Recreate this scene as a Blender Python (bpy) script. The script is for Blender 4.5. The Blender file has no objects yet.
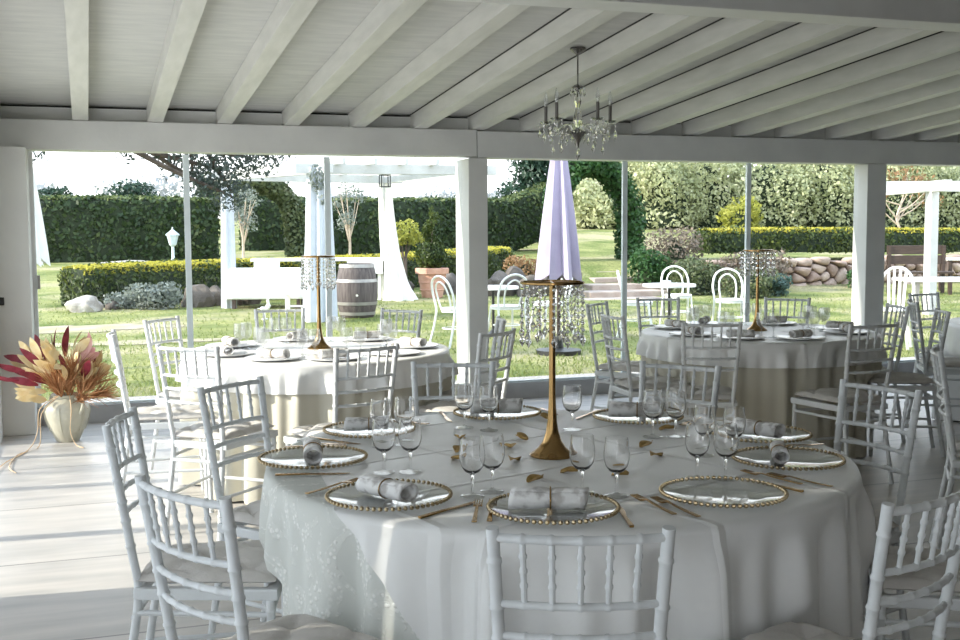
import bpy, bmesh, math, random
import numpy as np
from mathutils import Vector, Matrix, noise
PI = math.pi
SC = bpy.context.scene
COL = SC.collection
R = math.radians
sin, cos = math.sin, math.cos
rnd = random.Random(7)

# ------------------------------------------------------------------ helpers
def link(o): COL.objects.link(o); return o
def tag(o, label=None, cat=None, group=None, kind=None):
    if label: o['label'] = label
    if cat: o['category'] = cat
    if group: o['group'] = group
    if kind: o['kind'] = kind
    return o
def empty(name, loc=(0, 0, 0), rz=0, label=None, cat=None, group=None):
    o = bpy.data.objects.new(name, None); link(o); o.empty_display_size = .1
    o.location = loc; o.rotation_euler = (0, 0, rz)
    return tag(o, label, cat, group)
def children(o): return [c for c in KIDS.get(o.name, [])]
KIDS = {}
def adopt(o, parent):
    if parent is not None:
        o.parent = parent; KIDS.setdefault(parent.name, []).append(o)
    return o
def copy_tree(o, parent=None):
    c = o.copy(); link(c)
    if parent is not None: adopt(c, parent)
    for ch in children(o): copy_tree(ch, c)
    return c
def place(proto, first, loc, rz, label, cat=None, group=None):
    """first copy moves the prototype itself"""
    o = proto if first else copy_tree(proto)
    o.location = loc; o.rotation_euler = (0, 0, rz)
    for k in ('label', 'category', 'group'):
        if k in o: del o[k]
    return tag(o, label, cat, group)

class MB:
    def __init__(s): s.v = []; s.f = []
    def add(s, vs, fs):
        o = len(s.v); s.v += [tuple(v) for v in vs]; s.f += [tuple(i + o for i in f) for f in fs]; return s
    def box(s, lo, hi):
        x0, y0, z0 = lo; x1, y1, z1 = hi
        return s.add([(x0,y0,z0),(x1,y0,z0),(x1,y1,z0),(x0,y1,z0),(x0,y0,z1),(x1,y0,z1),(x1,y1,z1),(x0,y1,z1)],
              [(0,3,2,1),(4,5,6,7),(0,1,5,4),(1,2,6,5),(2,3,7,6),(3,0,4,7)])
    def hexa(s, bot, top):
        n = len(bot)
        return s.add(list(bot) + list(top), [tuple(range(n))[::-1], tuple(range(n, 2*n))] + [(i, (i+1) % n, (i+1) % n + n, i + n) for i in range(n)])
    def bar(s, a, b, w, h):
        a = Vector(a); b = Vector(b); d = (b - a).normalized()
        u = d.cross(Vector((0,0,1)))
        if u.length < 1e-4: u = Vector((1,0,0))
        u.normalize(); t = u.cross(d)
        q = [u*w/2 + t*h/2, -u*w/2 + t*h/2, -u*w/2 - t*h/2, u*w/2 - t*h/2]
        return s.hexa([a + k for k in q], [b + k for k in q])
    def tube(s, path, rad, n=8, cap=True):
        P = [Vector(p) for p in path]; m = len(P)
        if not hasattr(rad, '__len__'): rad = [rad]*m
        T = [(P[min(i+1, m-1)] - P[max(i-1, 0)]).normalized() for i in range(m)]
        ref = Vector((0,0,1)) if abs(T[0].z) < .9 else Vector((1,0,0))
        u = T[0].cross(ref).normalized(); vs = []
        for i in range(m):
            u = (u - T[i]*u.dot(T[i])).normalized(); w = T[i].cross(u)
            for k in range(n):
                a = 2*PI*k/n; vs.append(P[i] + (u*cos(a) + w*sin(a))*rad[i])
        fs = [(i*n+k, i*n+(k+1) % n, (i+1)*n+(k+1) % n, (i+1)*n+k) for i in range(m-1) for k in range(n)]
        if cap: fs += [tuple(range(n))[::-1], tuple(range((m-1)*n, m*n))]
        return s.add(vs, fs)
    def lathe(s, prof, n=24, c=(0,0,0)):
        vs = [(c[0]+r*cos(2*PI*k/n), c[1]+r*sin(2*PI*k/n), c[2]+z) for r, z in prof for k in range(n)]
        m = len(prof)
        fs = [(i*n+k, i*n+(k+1) % n, (i+1)*n+(k+1) % n, (i+1)*n+k) for i in range(m-1) for k in range(n)]
        return s.add(vs, fs)
    def bead(s, c, r, n=6, rz=None):
        rz = rz or r
        return s.lathe([(0.001*r, -rz), (.75*r, -.66*rz), (r, 0), (.75*r, .66*rz), (.001*r, rz)], n, c)
    def gem(s, c, r, h, n=5):
        o = rnd.random()*6
        vs = [(c[0], c[1], c[2]+h)] + [(c[0]+r*cos(o+2*PI*k/n), c[1]+r*sin(o+2*PI*k/n), c[2]) for k in range(n)] + [(c[0], c[1], c[2]-h)]
        return s.add(vs, [(0, 1+k, 1+(k+1) % n) for k in range(n)] + [(n+1, 1+(k+1) % n, 1+k) for k in range(n)])
    def build(s, name, mat, parent=None, smooth=True, bevel=0, merge=False, angle=40):
        me = bpy.data.meshes.new(name); me.from_pydata(s.v, [], s.f); me.materials.append(mat)
        if merge or bevel:
            bm = bmesh.new(); bm.from_mesh(me)
            if merge: bmesh.ops.remove_doubles(bm, verts=bm.verts, dist=1e-5)
            bmesh.ops.recalc_face_normals(bm, faces=bm.faces)
            if bevel: bmesh.ops.bevel(bm, geom=bm.edges, offset=bevel, segments=2, affect='EDGES', profile=.6)
            bm.to_mesh(me); bm.free()
        if smooth:
            me.shade_smooth()
            try: me.set_sharp_from_angle(angle=R(angle))
            except Exception: pass
        o = bpy.data.objects.new(name, me); link(o)
        return adopt(o, parent)
def np_mesh(name, V, F, mat, parent=None, smooth=False):
    me = bpy.data.meshes.new(name); V = np.asarray(V, np.float32); F = np.asarray(F, np.int32)
    me.vertices.add(len(V)); me.vertices.foreach_set('co', V.ravel())
    k = F.shape[1]; me.loops.add(F.size); me.loops.foreach_set('vertex_index', F.ravel())
    me.polygons.add(len(F)); me.polygons.foreach_set('loop_start', np.arange(0, F.size, k, dtype=np.int32))
    me.update(calc_edges=True); me.validate()
    if smooth: me.shade_smooth()
    me.materials.append(mat)
    o = bpy.data.objects.new(name, me); link(o)
    return adopt(o, parent)
def smoothpath(pts, k=6):
    P = [Vector(p) for p in pts]; out = []
    for i in range(len(P)-1):
        a = P[max(i-1, 0)]; b = P[i]; c = P[i+1]; d = P[min(i+2, len(P)-1)]
        for j in range(k):
            t = j/k
            out.append(.5*((2*b) + (c-a)*t + (2*a-5*b+4*c-d)*t*t + (3*b-a-3*c+d)*t**3))
    return out + [P[-1]]
def noded(path, r, fr, bump=1.3, dl=.006):
    """path with bamboo rings at the given fractions of its length"""
    P = [Vector(p) for p in path]; L = [0]
    for a, b in zip(P, P[1:]): L.append(L[-1] + (b-a).length)
    tot = L[-1]; ts = [(l, r) for l in L]
    for f in fr:
        c = f*tot; ts = [q for q in ts if abs(q[0]-c) > dl*1.5 or q[0] in (0, tot)]
        ts += [(c-dl, r), (c-dl*.4, r*bump), (c+dl*.4, r*bump), (c+dl, r)]
    ts = sorted(q for q in ts if 0 <= q[0] <= tot)
    def at(l):
        for i in range(len(P)-1):
            if l <= L[i+1] + 1e-9: return P[i].lerp(P[i+1], (l-L[i])/max(L[i+1]-L[i], 1e-9))
        return P[-1]
    return [at(l) for l, _ in ts], [q for _, q in ts]

# ------------------------------------------------------------------ materials
def mat(name, col, rough=.5, col2=None, scale=8, bump=0, bscale=None, metal=0, detail=4, stretch=None, coord='Object', spec=.5, rand=0, contrast=(.35, .65)):
    m = bpy.data.materials.new(name); m.use_nodes = True; nt = m.node_tree; N = nt.nodes; L = nt.links
    b = N['Principled BSDF']; b.inputs['Roughness'].default_value = rough; b.inputs['Metallic'].default_value = metal
    b.inputs['Specular IOR Level'].default_value = spec
    b.inputs['Base Color'].default_value = (*col, 1)
    tc = N.new('ShaderNodeTexCoord'); mp = N.new('ShaderNodeMapping'); L.new(tc.outputs[coord], mp.inputs[0])
    if stretch: mp.inputs['Scale'].default_value = stretch
    out = None
    if col2:
        n = N.new('ShaderNodeTexNoise'); n.inputs['Scale'].default_value = scale; n.inputs['Detail'].default_value = detail
        L.new(mp.outputs[0], n.inputs['Vector'])
        r = N.new('ShaderNodeValToRGB'); r.color_ramp.elements[0].position = contrast[0]; r.color_ramp.elements[1].position = contrast[1]
        r.color_ramp.elements[0].color = (*col, 1); r.color_ramp.elements[1].color = (*col2, 1)
        L.new(n.outputs[0], r.inputs[0]); out = r.outputs[0]
        if rand:
            g = N.new('ShaderNodeNewGeometry'); mx = N.new('ShaderNodeMixRGB'); mx.inputs[0].default_value = rand
            r2 = N.new('ShaderNodeValToRGB'); r2.color_ramp.elements[0].color = (*col, 1); r2.color_ramp.elements[1].color = (*col2, 1)
            L.new(g.outputs['Random Per Island'], r2.inputs[0]); L.new(out, mx.inputs[1]); L.new(r2.outputs[0], mx.inputs[2]); out = mx.outputs[0]
        L.new(out, b.inputs['Base Color'])
    if bump:
        n2 = N.new('ShaderNodeTexNoise'); n2.inputs['Scale'].default_value = bscale or scale; n2.inputs['Detail'].default_value = 5
        L.new(mp.outputs[0], n2.inputs['Vector'])
        bp = N.new('ShaderNodeBump'); bp.inputs['Strength'].default_value = bump; bp.inputs['Distance'].default_value = .02
        L.new(n2.outputs[0], bp.inputs['Height']); L.new(bp.outputs[0], b.inputs['Normal'])
    return m
def leafmat(name, c1, c2, trans=.35, c3=None, scale=1.2):
    m = bpy.data.materials.new(name); m.use_nodes = True; nt = m.node_tree; N = nt.nodes; L = nt.links; N.clear()
    o = N.new('ShaderNodeOutputMaterial'); g = N.new('ShaderNodeNewGeometry')
    r = N.new('ShaderNodeValToRGB'); r.color_ramp.elements[0].color = (*c1, 1); r.color_ramp.elements[1].color = (*c2, 1)
    if c3: e = r.color_ramp.elements.new(.82); e.color = (*c3, 1); r.color_ramp.elements[1].position = .7; r.color_ramp.elements[1].color = (*c2, 1); r.color_ramp.elements[2].color = (*c3, 1)
    n = N.new('ShaderNodeTexNoise'); n.inputs['Scale'].default_value = scale
    tc = N.new('ShaderNodeTexCoord'); L.new(tc.outputs['Object'], n.inputs['Vector'])
    mx = N.new('ShaderNodeMath'); mx.operation = 'MULTIPLY_ADD'; mx.inputs[1].default_value = .55
    ad = N.new('ShaderNodeMath'); ad.operation = 'MULTIPLY_ADD'; ad.inputs[1].default_value = .9; ad.inputs[2].default_value = -.2
    L.new(n.outputs[0], ad.inputs[0]); L.new(g.outputs['Random Per Island'], mx.inputs[0]); L.new(ad.outputs[0], mx.inputs[2]); L.new(mx.outputs[0], r.inputs[0])
    d = N.new('ShaderNodeBsdfPrincipled'); d.inputs['Roughness'].default_value = .5; d.inputs['Specular IOR Level'].default_value = .35
    t = N.new('ShaderNodeBsdfTranslucent'); ms = N.new('ShaderNodeMixShader'); ms.inputs[0].default_value = trans
    L.new(r.outputs[0], d.inputs['Base Color']); L.new(r.outputs[0], t.inputs[0])
    L.new(d.outputs[0], ms.inputs[1]); L.new(t.outputs[0], ms.inputs[2]); L.new(ms.outputs[0], o.inputs[0])
    return m
def thin_glass(name, tint=(.96, .98, .98), boost=1.0, rough=0.0, lo=.04, milk=0):
    """thin clear glass: straight-through light plus a reflection that grows at grazing angles"""
    m = bpy.data.materials.new(name); m.use_nodes = True; nt = m.node_tree; N = nt.nodes; L = nt.links; N.clear()
    o = N.new('ShaderNodeOutputMaterial'); t = N.new('ShaderNodeBsdfTransparent'); t.inputs[0].default_value = (*tint, 1)
    g = N.new('ShaderNodeBsdfGlossy'); g.inputs['Roughness'].default_value = rough
    lw = N.new('ShaderNodeLayerWeight'); lw.inputs[0].default_value = .5
    pw = N.new('ShaderNodeMath'); pw.operation = 'POWER'; pw.inputs[1].default_value = 4; L.new(lw.outputs['Facing'], pw.inputs[0])
    mu = N.new('ShaderNodeMath'); mu.operation = 'MULTIPLY_ADD'; mu.inputs[1].default_value = boost; mu.inputs[2].default_value = lo; mu.use_clamp = True
    ms = N.new('ShaderNodeMixShader'); L.new(pw.outputs[0], mu.inputs[0]); L.new(mu.outputs[0], ms.inputs[0])
    src = t.outputs[0]
    if milk:
        d = N.new('ShaderNodeBsdfDiffuse'); d.inputs[0].default_value = (.9, .9, .9, 1); tr = N.new('ShaderNodeBsdfTranslucent'); tr.inputs[0].default_value = (.9, .9, .9, 1)
        m1 = N.new('ShaderNodeMixShader'); m1.inputs[0].default_value = .5; L.new(d.outputs[0], m1.inputs[1]); L.new(tr.outputs[0], m1.inputs[2])
        m2 = N.new('ShaderNodeMixShader'); m2.inputs[0].default_value = milk; L.new(t.outputs[0], m2.inputs[1]); L.new(m1.outputs[0], m2.inputs[2]); src = m2.outputs[0]
    L.new(src, ms.inputs[1]); L.new(g.outputs[0], ms.inputs[2]); L.new(ms.outputs[0], o.inputs[0])
    return m
def glassmat(name, ior=1.45, col=(1, 1, 1)):
    m = bpy.data.materials.new(name); m.use_nodes = True; N = m.node_tree.nodes; L = m.node_tree.links; N.clear()
    o = N.new('ShaderNodeOutputMaterial'); g = N.new('ShaderNodeBsdfGlass'); g.inputs['IOR'].default_value = ior; g.inputs['Roughness'].default_value = 0
    g.inputs['Color'].default_value = (*col, 1); L.new(g.outputs[0], o.inputs[0]); return m

M = {}
M['paint'] = mat('white_paint', (.70, .70, .675), .45, (.63, .63, .61), 3, .06, 40, stretch=(1, 1, 1))
M['board'] = mat('whitewashed_boards', (.58, .575, .55), .55, (.47, .47, .46), 3.5, .12, 18, stretch=(1.2, 5, 5), detail=7, contrast=(.3, .75))
M['rafter'] = mat('white_rafter_paint', (.64, .63, .59), .45, (.56, .555, .515), 4, .06, 30, stretch=(4, .7, 4), detail=6)
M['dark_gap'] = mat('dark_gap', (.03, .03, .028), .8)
M['chair'] = mat('pearl_chair_paint', (.70, .725, .74), .32, (.65, .675, .69), 14, .03, 60)
M['cushion'] = mat('cushion_fabric', (.62, .595, .565), .85, (.56, .535, .51), 20, .15, 160)
M['gold'] = mat('gold_metal', (.43, .275, .115), .17, (.35, .215, .085), 9, metal=1)
M['gold_bead'] = mat('gold_beads', (.50, .40, .25), .22, metal=1)
M['petal'] = mat('gold_leaf', (.42, .27, .09), .38, (.62, .42, .16), 60, metal=.55)
M['silver'] = mat('silver_metal', (.72, .70, .66), .2, metal=1)
M['charger'] = thin_glass('charger_glass', (.965, .972, .972), .75, .04, .05)
M['wine'] = glassmat('wine_glass', 1.58)
M['foot'] = thin_glass('glass_foot', (.98, .985, .985), .8, .0, .10, .05)
M['crystal'] = glassmat('crystal', 1.52)
M['sheer'] = leafmat('diffusing_sheer', (.50, .53, .57), (.54, .57, .61), .55)
M['pane'] = thin_glass('window_glass', (.985, .992, .99), .35, 0, .015)
M['white_pvc'] = mat('white_frame', (.80, .82, .82), .35, (.74, .76, .76), 6)
M['profile'] = mat('clear_profile', (.80, .88, .90), .25, (.74, .82, .84), 6)
M['white_metal'] = mat('white_lacquered_metal', (.86, .86, .84), .35, (.8, .8, .78), 10)
M['white_fabric'] = mat('white_outdoor_fabric', (.86, .86, .85), .8, (.8, .8, .8), 8, .1, 60)
M['lilac'] = mat('lilac_canvas', (.44, .385, .51), .8, (.39, .345, .46), 5, .1, 90)
M['drape'] = mat('white_drape', (.60, .63, .69), .8, (.54, .58, .66), 6, .05, 40)
M['cream_drape'] = mat('cream_drape', (.86, .84, .77), .8, (.8, .78, .71), 6, .05, 40)
M['pergola'] = mat('pergola_white', (.62, .62, .61), .6, (.52, .52, .51), 4, .08, 20)
M['terracotta'] = mat('terracotta', (.52, .27, .19), .75, (.62, .37, .28), 6, .1, 30)
M['barrel'] = mat('barrel_oak', (.07, .055, .055), .7, (.14, .115, .11), 5, .2, 20, stretch=(6, 6, .6))
M['hoop'] = mat('barrel_hoop', (.42, .40, .38), .5, (.32, .30, .29), 8, metal=.4)
M['vase'] = mat('cream_ceramic', (.54, .52, .42), .4, (.43, .41, .325), 7, .12, 30)
M['rock'] = mat('brown_rock', (.15, .125, .105), .9, (.065, .055, .048), 4, .9, 12)
M['white_rock'] = mat('white_rock', (.50, .47, .42), .9, (.24, .21, .18), 5, .9, 12)
M['granite'] = mat('pink_granite', (.24, .155, .12), .9, (.52, .41, .34), 1.6, .8, 10, rand=.7, contrast=(.3, .7))
M['mortar'] = mat('wall_core', (.10, .085, .07), .95, (.16, .14, .11), 6)
M['step'] = mat('pink_step_stone', (.36, .28, .23), .85, (.47, .385, .325), 4, .2, 20)
M['darkwood'] = mat('dark_bench_wood', (.045, .028, .022), .6, (.075, .048, .036), 6, stretch=(1, 6, 6))
M['black'] = mat('black_metal', (.02, .02, .02), .45)
M['bark'] = mat('bark', (.07, .055, .045), .9, (.13, .10, .08), 8, .4, 20)
M['palebark'] = mat('pale_bark', (.46, .36, .28), .9, (.58, .48, .38), 8, .4, 20)
M['core'] = mat('hedge_core', (.012, .022, .010), .95, (.022, .035, .014), 3, .3, 8)
M['hedge'] = leafmat('hedge_leaf', (.012, .030, .010), (.042, .075, .022), .25, (.15, .18, .07), 1.0)
M['boxwood'] = leafmat('boxwood_leaf', (.022, .045, .012), (.075, .105, .022), .3, (.17, .19, .04), 1.4)
M['sunlit_top'] = leafmat('sunlit_top_leaf', (.40, .38, .045), (.66, .58, .11), .45, None, 2)  # sunlight on the low hedge tops, painted as yellow leaf colour
M['sunlit_edge'] = leafmat('sunlit_edge_leaf', (.10, .15, .05), (.24, .28, .12), .4, None, 2)  # sunlit upper edge of the tall hedges, painted as paler leaves
M['olive'] = leafmat('olive_leaf', (.035, .05, .045), (.10, .13, .11), .2, None, 1.0)
M['ivy'] = leafmat('ivy_leaf', (.012, .045, .012), (.045, .115, .03), .25, (.09, .16, .05), 1.5)
M['shrub'] = leafmat('grey_green_leaf', (.25, .285, .145), (.58, .60, .37), .45, (.76, .72, .54), .7)
M['rust'] = leafmat('rust_leaf', (.16, .085, .04), (.36, .22, .11), .35, (.50, .36, .20), .8)
M['yellow'] = leafmat('yellow_leaf', (.24, .27, .05), (.46, .44, .09), .4)
M['grey_plant'] = leafmat('silver_leaf', (.16, .19, .17), (.30, .33, .29), .3)
M['bluegreen'] = leafmat('blue_green_leaf', (.05, .10, .09), (.13, .20, .17), .3)
M['conifer'] = leafmat('conifer_leaf', (.014, .04, .028), (.04, .085, .05), .2)
M['far'] = leafmat('haze_leaf', (.32, .34, .36), (.50, .51, .52), .3, None, .4)  # distance haze put into the colour as pale grey leaves
M['fargreen'] = leafmat('far_green_leaf', (.05, .075, .045), (.12, .15, .09), .3)
M['ground_shrub'] = leafmat('ground_shrub_leaf', (.045, .07, .03), (.14, .17, .08), .3, (.26, .24, .15), 1.2)
M['heather'] = leafmat('heather_leaf', (.10, .075, .055), (.24, .20, .15), .3, (.38, .30, .26), 1.6)
M['burgundy'] = mat('burgundy_leaf', (.17, .012, .025), .5, (.27, .03, .05), 20)
M['dryleaf'] = mat('cream_dry_leaf', (.72, .55, .27), .6, (.80, .67, .42), 14)
M['pinkleaf'] = mat('pink_dry_leaf', (.62, .30, .28), .6, (.72, .45, .38), 14)
M['brown'] = mat('brown_plume', (.33, .13, .05), .8, (.50, .27, .12), 40)
M['straw'] = mat('straw', (.66, .46, .28), .8, (.72, .55, .36), 20)
M['napkin'] = mat('grey_floral_napkin', (.56, .54, .525), .75, (.93, .925, .92), 26, .12, 120, detail=5, contrast=(.42, .56))
M['plain_napkin'] = mat('white_napkin', (.70, .69, .68), .75, (.58, .57, .56), 18, .12, 80)
M['beige_cloth'] = mat('beige_cloth', (.56, .535, .45), .8, (.60, .575, .49), 4, .05, 150)
M['china'] = mat('white_china', (.82, .82, .82), .2, (.78, .78, .79), 5)
M['candle'] = mat('candle_sleeve', (.16, .15, .14), .5)
M['bulb'] = thin_glass('bulb_glass', (.95, .96, .97), .7, .05, .12, .2)
M['chrome'] = mat('dark_chrome', (.22, .21, .20), .25, metal=1)
M['lantern'] = mat('lantern_paint', (.62, .70, .74), .5, (.5, .6, .66), 8)
M['wallpaint'] = mat('wall_paint', (.68, .675, .65), .6, (.62, .615, .60), 2, .08, 30)
M['dim_wall'] = mat('stone_back_wall', (.15, .14, .125), .8, (.21, .195, .175), 3, .2, 10)

def satin():
    m = mat('white_satin', (.84, .845, .84), .36, (.80, .805, .80), 3, 0)
    N = m.node_tree.nodes; L = m.node_tree.links; b = N['Principled BSDF']
    b.inputs['Sheen Weight'].default_value = .25
    tc = N.new('ShaderNodeTexCoord'); mp = N.new('ShaderNodeMapping'); mp.inputs['Rotation'].default_value = (0, 0, R(-19))
    L.new(tc.outputs['Object'], mp.inputs[0])
    h = None
    for ax, sc in (('X', 1.9), ('Y', 2.4)):
        sp = N.new('ShaderNodeSeparateXYZ'); L.new(mp.outputs[0], sp.inputs[0])
        a = N.new('ShaderNodeMath'); a.operation = 'MULTIPLY'; a.inputs[1].default_value = sc; L.new(sp.outputs[ax], a.inputs[0])
        f = N.new('ShaderNodeMath'); f.operation = 'PINGPONG'; f.inputs[1].default_value = .5; L.new(a.outputs[0], f.inputs[0])
        s = N.new('ShaderNodeMapRange'); s.inputs[1].default_value = 0; s.inputs[2].default_value = .035; s.inputs[3].default_value = 1; s.inputs[4].default_value = 0
        L.new(f.outputs[0], s.inputs[0])
        if h is None: h = s.outputs[0]
        else:
            ad = N.new('ShaderNodeMath'); ad.operation = 'ADD'; L.new(h, ad.inputs[0]); L.new(s.outputs[0], ad.inputs[1]); h = ad.outputs[0]
    n = N.new('ShaderNodeTexNoise'); n.inputs['Scale'].default_value = 5; n.inputs['Detail'].default_value = 3; L.new(mp.outputs[0], n.inputs['Vector'])
    ad = N.new('ShaderNodeMath'); ad.operation = 'MULTIPLY_ADD'; ad.inputs[1].default_value = 1.6; L.new(n.outputs[0], ad.inputs[0]); L.new(h, ad.inputs[2])
    bp = N.new('ShaderNodeBump'); bp.inputs['Strength'].default_value = .5; bp.inputs['Distance'].default_value = .012
    L.new(ad.outputs[0], bp.inputs['Height']); L.new(bp.outputs[0], b.inputs['Normal'])
    return m
M['satin'] = satin()
def lace():
    m = mat('lace_cloth', (.56, .575, .54), .75)
    N = m.node_tree.nodes; L = m.node_tree.links; b = N['Principled BSDF']
    tc = N.new('ShaderNodeTexCoord')
    n = N.new('ShaderNodeTexNoise'); n.inputs['Scale'].default_value = 6; n.inputs['Distortion'].default_value = 2.6; n.inputs['Detail'].default_value = 3
    v = N.new('ShaderNodeTexVoronoi'); v.inputs['Scale'].default_value = 75; L.new(tc.outputs['Object'], n.inputs['Vector']); L.new(tc.outputs['Object'], v.inputs['Vector'])
    r = N.new('ShaderNodeValToRGB'); r.color_ramp.elements[0].position = .5; r.color_ramp.elements[1].position = .56; L.new(n.outputs[0], r.inputs[0])
    r2 = N.new('ShaderNodeValToRGB'); r2.color_ramp.elements[0].position = .25; r2.color_ramp.elements[1].position = .5
    r2.color_ramp.elements[0].color = (1, 1, 1, 1); r2.color_ramp.elements[1].color = (.2, .2, .2, 1); L.new(v.outputs[0], r2.inputs[0])
    mu = N.new('ShaderNodeMath'); mu.operation = 'MULTIPLY'; L.new(r.outputs[0], mu.inputs[0]); L.new(r2.outputs[0], mu.inputs[1])
    mx = N.new('ShaderNodeMixRGB'); mx.inputs[1].default_value = (.66, .68, .65, 1); mx.inputs[2].default_value = (.88, .89, .86, 1)
    L.new(mu.outputs[0], mx.inputs[0]); L.new(mx.outputs[0], b.inputs['Base Color'])
    bp = N.new('ShaderNodeBump'); bp.inputs['Strength'].default_value = .5; bp.inputs['Distance'].default_value = .006
    L.new(mu.outputs[0], bp.inputs['Height']); L.new(bp.outputs[0], b.inputs['Normal'])
    return m
M['lace'] = lace()
def floor_mat():
    m = mat('whitewashed_floor', (.56, .52, .485), .38, (.41, .395, .375), 2.2, .05, 6, stretch=(.8, 4.5, 1), detail=6, contrast=(.3, .7))
    N = m.node_tree.nodes; L = m.node_tree.links; b = N['Principled BSDF']
    src = b.inputs['Base Color'].links[0].from_socket
    tc = N.new('ShaderNodeTexCoord'); sp = N.new('ShaderNodeSeparateXYZ'); L.new(tc.outputs['Object'], sp.inputs[0])
    a = N.new('ShaderNodeMath'); a.operation = 'MULTIPLY'; a.inputs[1].default_value = 1/1.06; L.new(sp.outputs['Y'], a.inputs[0])
    f = N.new('ShaderNodeMath'); f.operation = 'PINGPONG'; f.inputs[1].default_value = .5; L.new(a.outputs[0], f.inputs[0])
    s = N.new('ShaderNodeMath'); s.operation = 'LESS_THAN'; s.inputs[1].default_value = .006; L.new(f.outputs[0], s.inputs[0])
    mx = N.new('ShaderNodeMixRGB'); mx.inputs[2].default_value = (.22, .21, .20, 1); L.new(s.outputs[0], mx.inputs[0]); L.new(src, mx.inputs[1]); L.new(mx.outputs[0], b.inputs['Base Color'])
    return m
M['floor'] = floor_mat()
def lawn_mat():
    m = bpy.data.materials.new('lawn_turf'); m.use_nodes = True; N = m.node_tree.nodes; L = m.node_tree.links; b = N['Principled BSDF']
    b.inputs['Roughness'].default_value = .9; b.inputs['Specular IOR Level'].default_value = .1
    tc = N.new('ShaderNodeTexCoord')
    def ramp(scale, els, detail=5):
        n = N.new('ShaderNodeTexNoise'); n.inputs['Scale'].default_value = scale; n.inputs['Detail'].default_value = detail
        L.new(tc.outputs['Object'], n.inputs['Vector']); r = N.new('ShaderNodeValToRGB')
        r.color_ramp.elements[0].position, r.color_ramp.elements[0].color = els[0][0], (*els[0][1], 1)
        r.color_ramp.elements[1].position, r.color_ramp.elements[1].color = els[1][0], (*els[1][1], 1)
        L.new(n.outputs[0], r.inputs[0]); return r.outputs[0]
    g = ramp(1.1, [(.32, (.12, .165, .045)), (.66, (.33, .33, .13))])
    d = ramp(.45, [(.50, (0, 0, 0)), (.62, (1, 1, 1))])
    f = ramp(22, [(.3, (.55, .55, .55)), (.7, (1.25, 1.25, 1.25))], 3)
    mx = N.new('ShaderNodeMixRGB'); mx.inputs[2].default_value = (.46, .40, .25, 1); L.new(g, mx.inputs[1])
    k = N.new('ShaderNodeMath'); k.operation = 'MULTIPLY'; k.inputs[1].default_value = .75; L.new(d, k.inputs[0]); L.new(k.outputs[0], mx.inputs[0])
    mu = N.new('ShaderNodeMixRGB'); mu.blend_type = 'MULTIPLY'; mu.inputs[0].default_value = 1; L.new(mx.outputs[0], mu.inputs[1]); L.new(f, mu.inputs[2])
    L.new(mu.outputs[0], b.inputs['Base Color'])
    n = N.new('ShaderNodeTexNoise'); n.inputs['Scale'].default_value = 30; L.new(tc.outputs['Object'], n.inputs['Vector'])
    bp = N.new('ShaderNodeBump'); bp.inputs['Strength'].default_value = .8; bp.inputs['Distance'].default_value = .05; L.new(n.outputs[0], bp.inputs['Height']); L.new(bp.outputs[0], b.inputs['Normal'])
    return m
M['lawn'] = lawn_mat()
M['blade'] = leafmat('grass_blade', (.11, .165, .04), (.26, .30, .10), .4, (.40, .38, .17), .6)
M['path'] = mat('earth_path', (.36, .29, .22), .9, (.30, .29, .14), 2.5, .3, 12)
M['kerb'] = mat('pebbled_kerb', (.52, .50, .47), .8, (.30, .28, .26), 60, .3, 70, contrast=(.42, .58))
M['kerbin'] = mat('kerb_face', (.46, .46, .47), .6, (.38, .38, .39), 5, .1, 20)

# ------------------------------------------------------------------ camera, world, sun
cam = bpy.data.objects.new('camera', bpy.data.cameras.new('camera')); link(cam)
r_, u_, f_ = Vector((.94529515, -.32617852, -.00496555)), Vector((.0314907, .07609124, .99660346)), Vector((.32469281, .94224078, -.08220027))
cam.matrix_world = Matrix(((r_.x, u_.x, -f_.x, 0), (r_.y, u_.y, -f_.y, 0), (r_.z, u_.z, -f_.z, 1.4699), (0, 0, 0, 1)))
cam.data.sensor_width = 36; cam.data.lens = 1144.08/960*36; cam.data.clip_end = 400
SC.camera = cam
SC.view_settings.view_transform = 'Standard'; SC.view_settings.look = 'None'; SC.view_settings.gamma = 1
SC.view_settings.use_curve_mapping = False; SC.view_settings.exposure = 0.8
w = bpy.data.worlds.new('sky'); SC.world = w; w.use_nodes = True
N = w.node_tree.nodes; L = w.node_tree.links
bg = N['Background']; tc = N.new('ShaderNodeTexCoord'); sp = N.new('ShaderNodeSeparateXYZ'); rp = N.new('ShaderNodeValToRGB')
L.new(tc.outputs['Generated'], sp.inputs[0]); L.new(sp.outputs['Z'], rp.inputs[0]); L.new(rp.outputs[0], bg.inputs[0])
rp.color_ramp.elements[0].position = 0; rp.color_ramp.elements[0].color = (.97, .985, 1.0, 1)
rp.color_ramp.elements[1].position = .6; rp.color_ramp.elements[1].color = (.62, .76, .95, 1)
e = rp.color_ramp.elements.new(.18); e.color = (.90, .955, 1.0, 1)
bg.inputs[1].default_value = 1.9
sun = bpy.data.objects.new('sun', bpy.data.lights.new('sun', 'SUN')); link(sun)
sun.data.energy = 4.7; sun.data.angle = R(1.0); sun.data.color = (1, .93, .80)
EL = R(25); AZ = R(-5)
dv = Vector((cos(AZ)*cos(EL), sin(AZ)*cos(EL), -sin(EL)))
sun.rotation_euler = dv.to_track_quat('-Z', 'Y').to_euler(); sun.location = (-8, 4, 6)
SC.cycles.use_denoising = True
SC.cycles.sample_clamp_indirect = 8
SC.cycles.caustics_reflective = False; SC.cycles.caustics_refractive = False
SC.cycles.max_bounces = 14; SC.cycles.diffuse_bounces = 5; SC.cycles.transparent_max_bounces = 24; SC.cycles.transmission_bounces = 14

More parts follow.
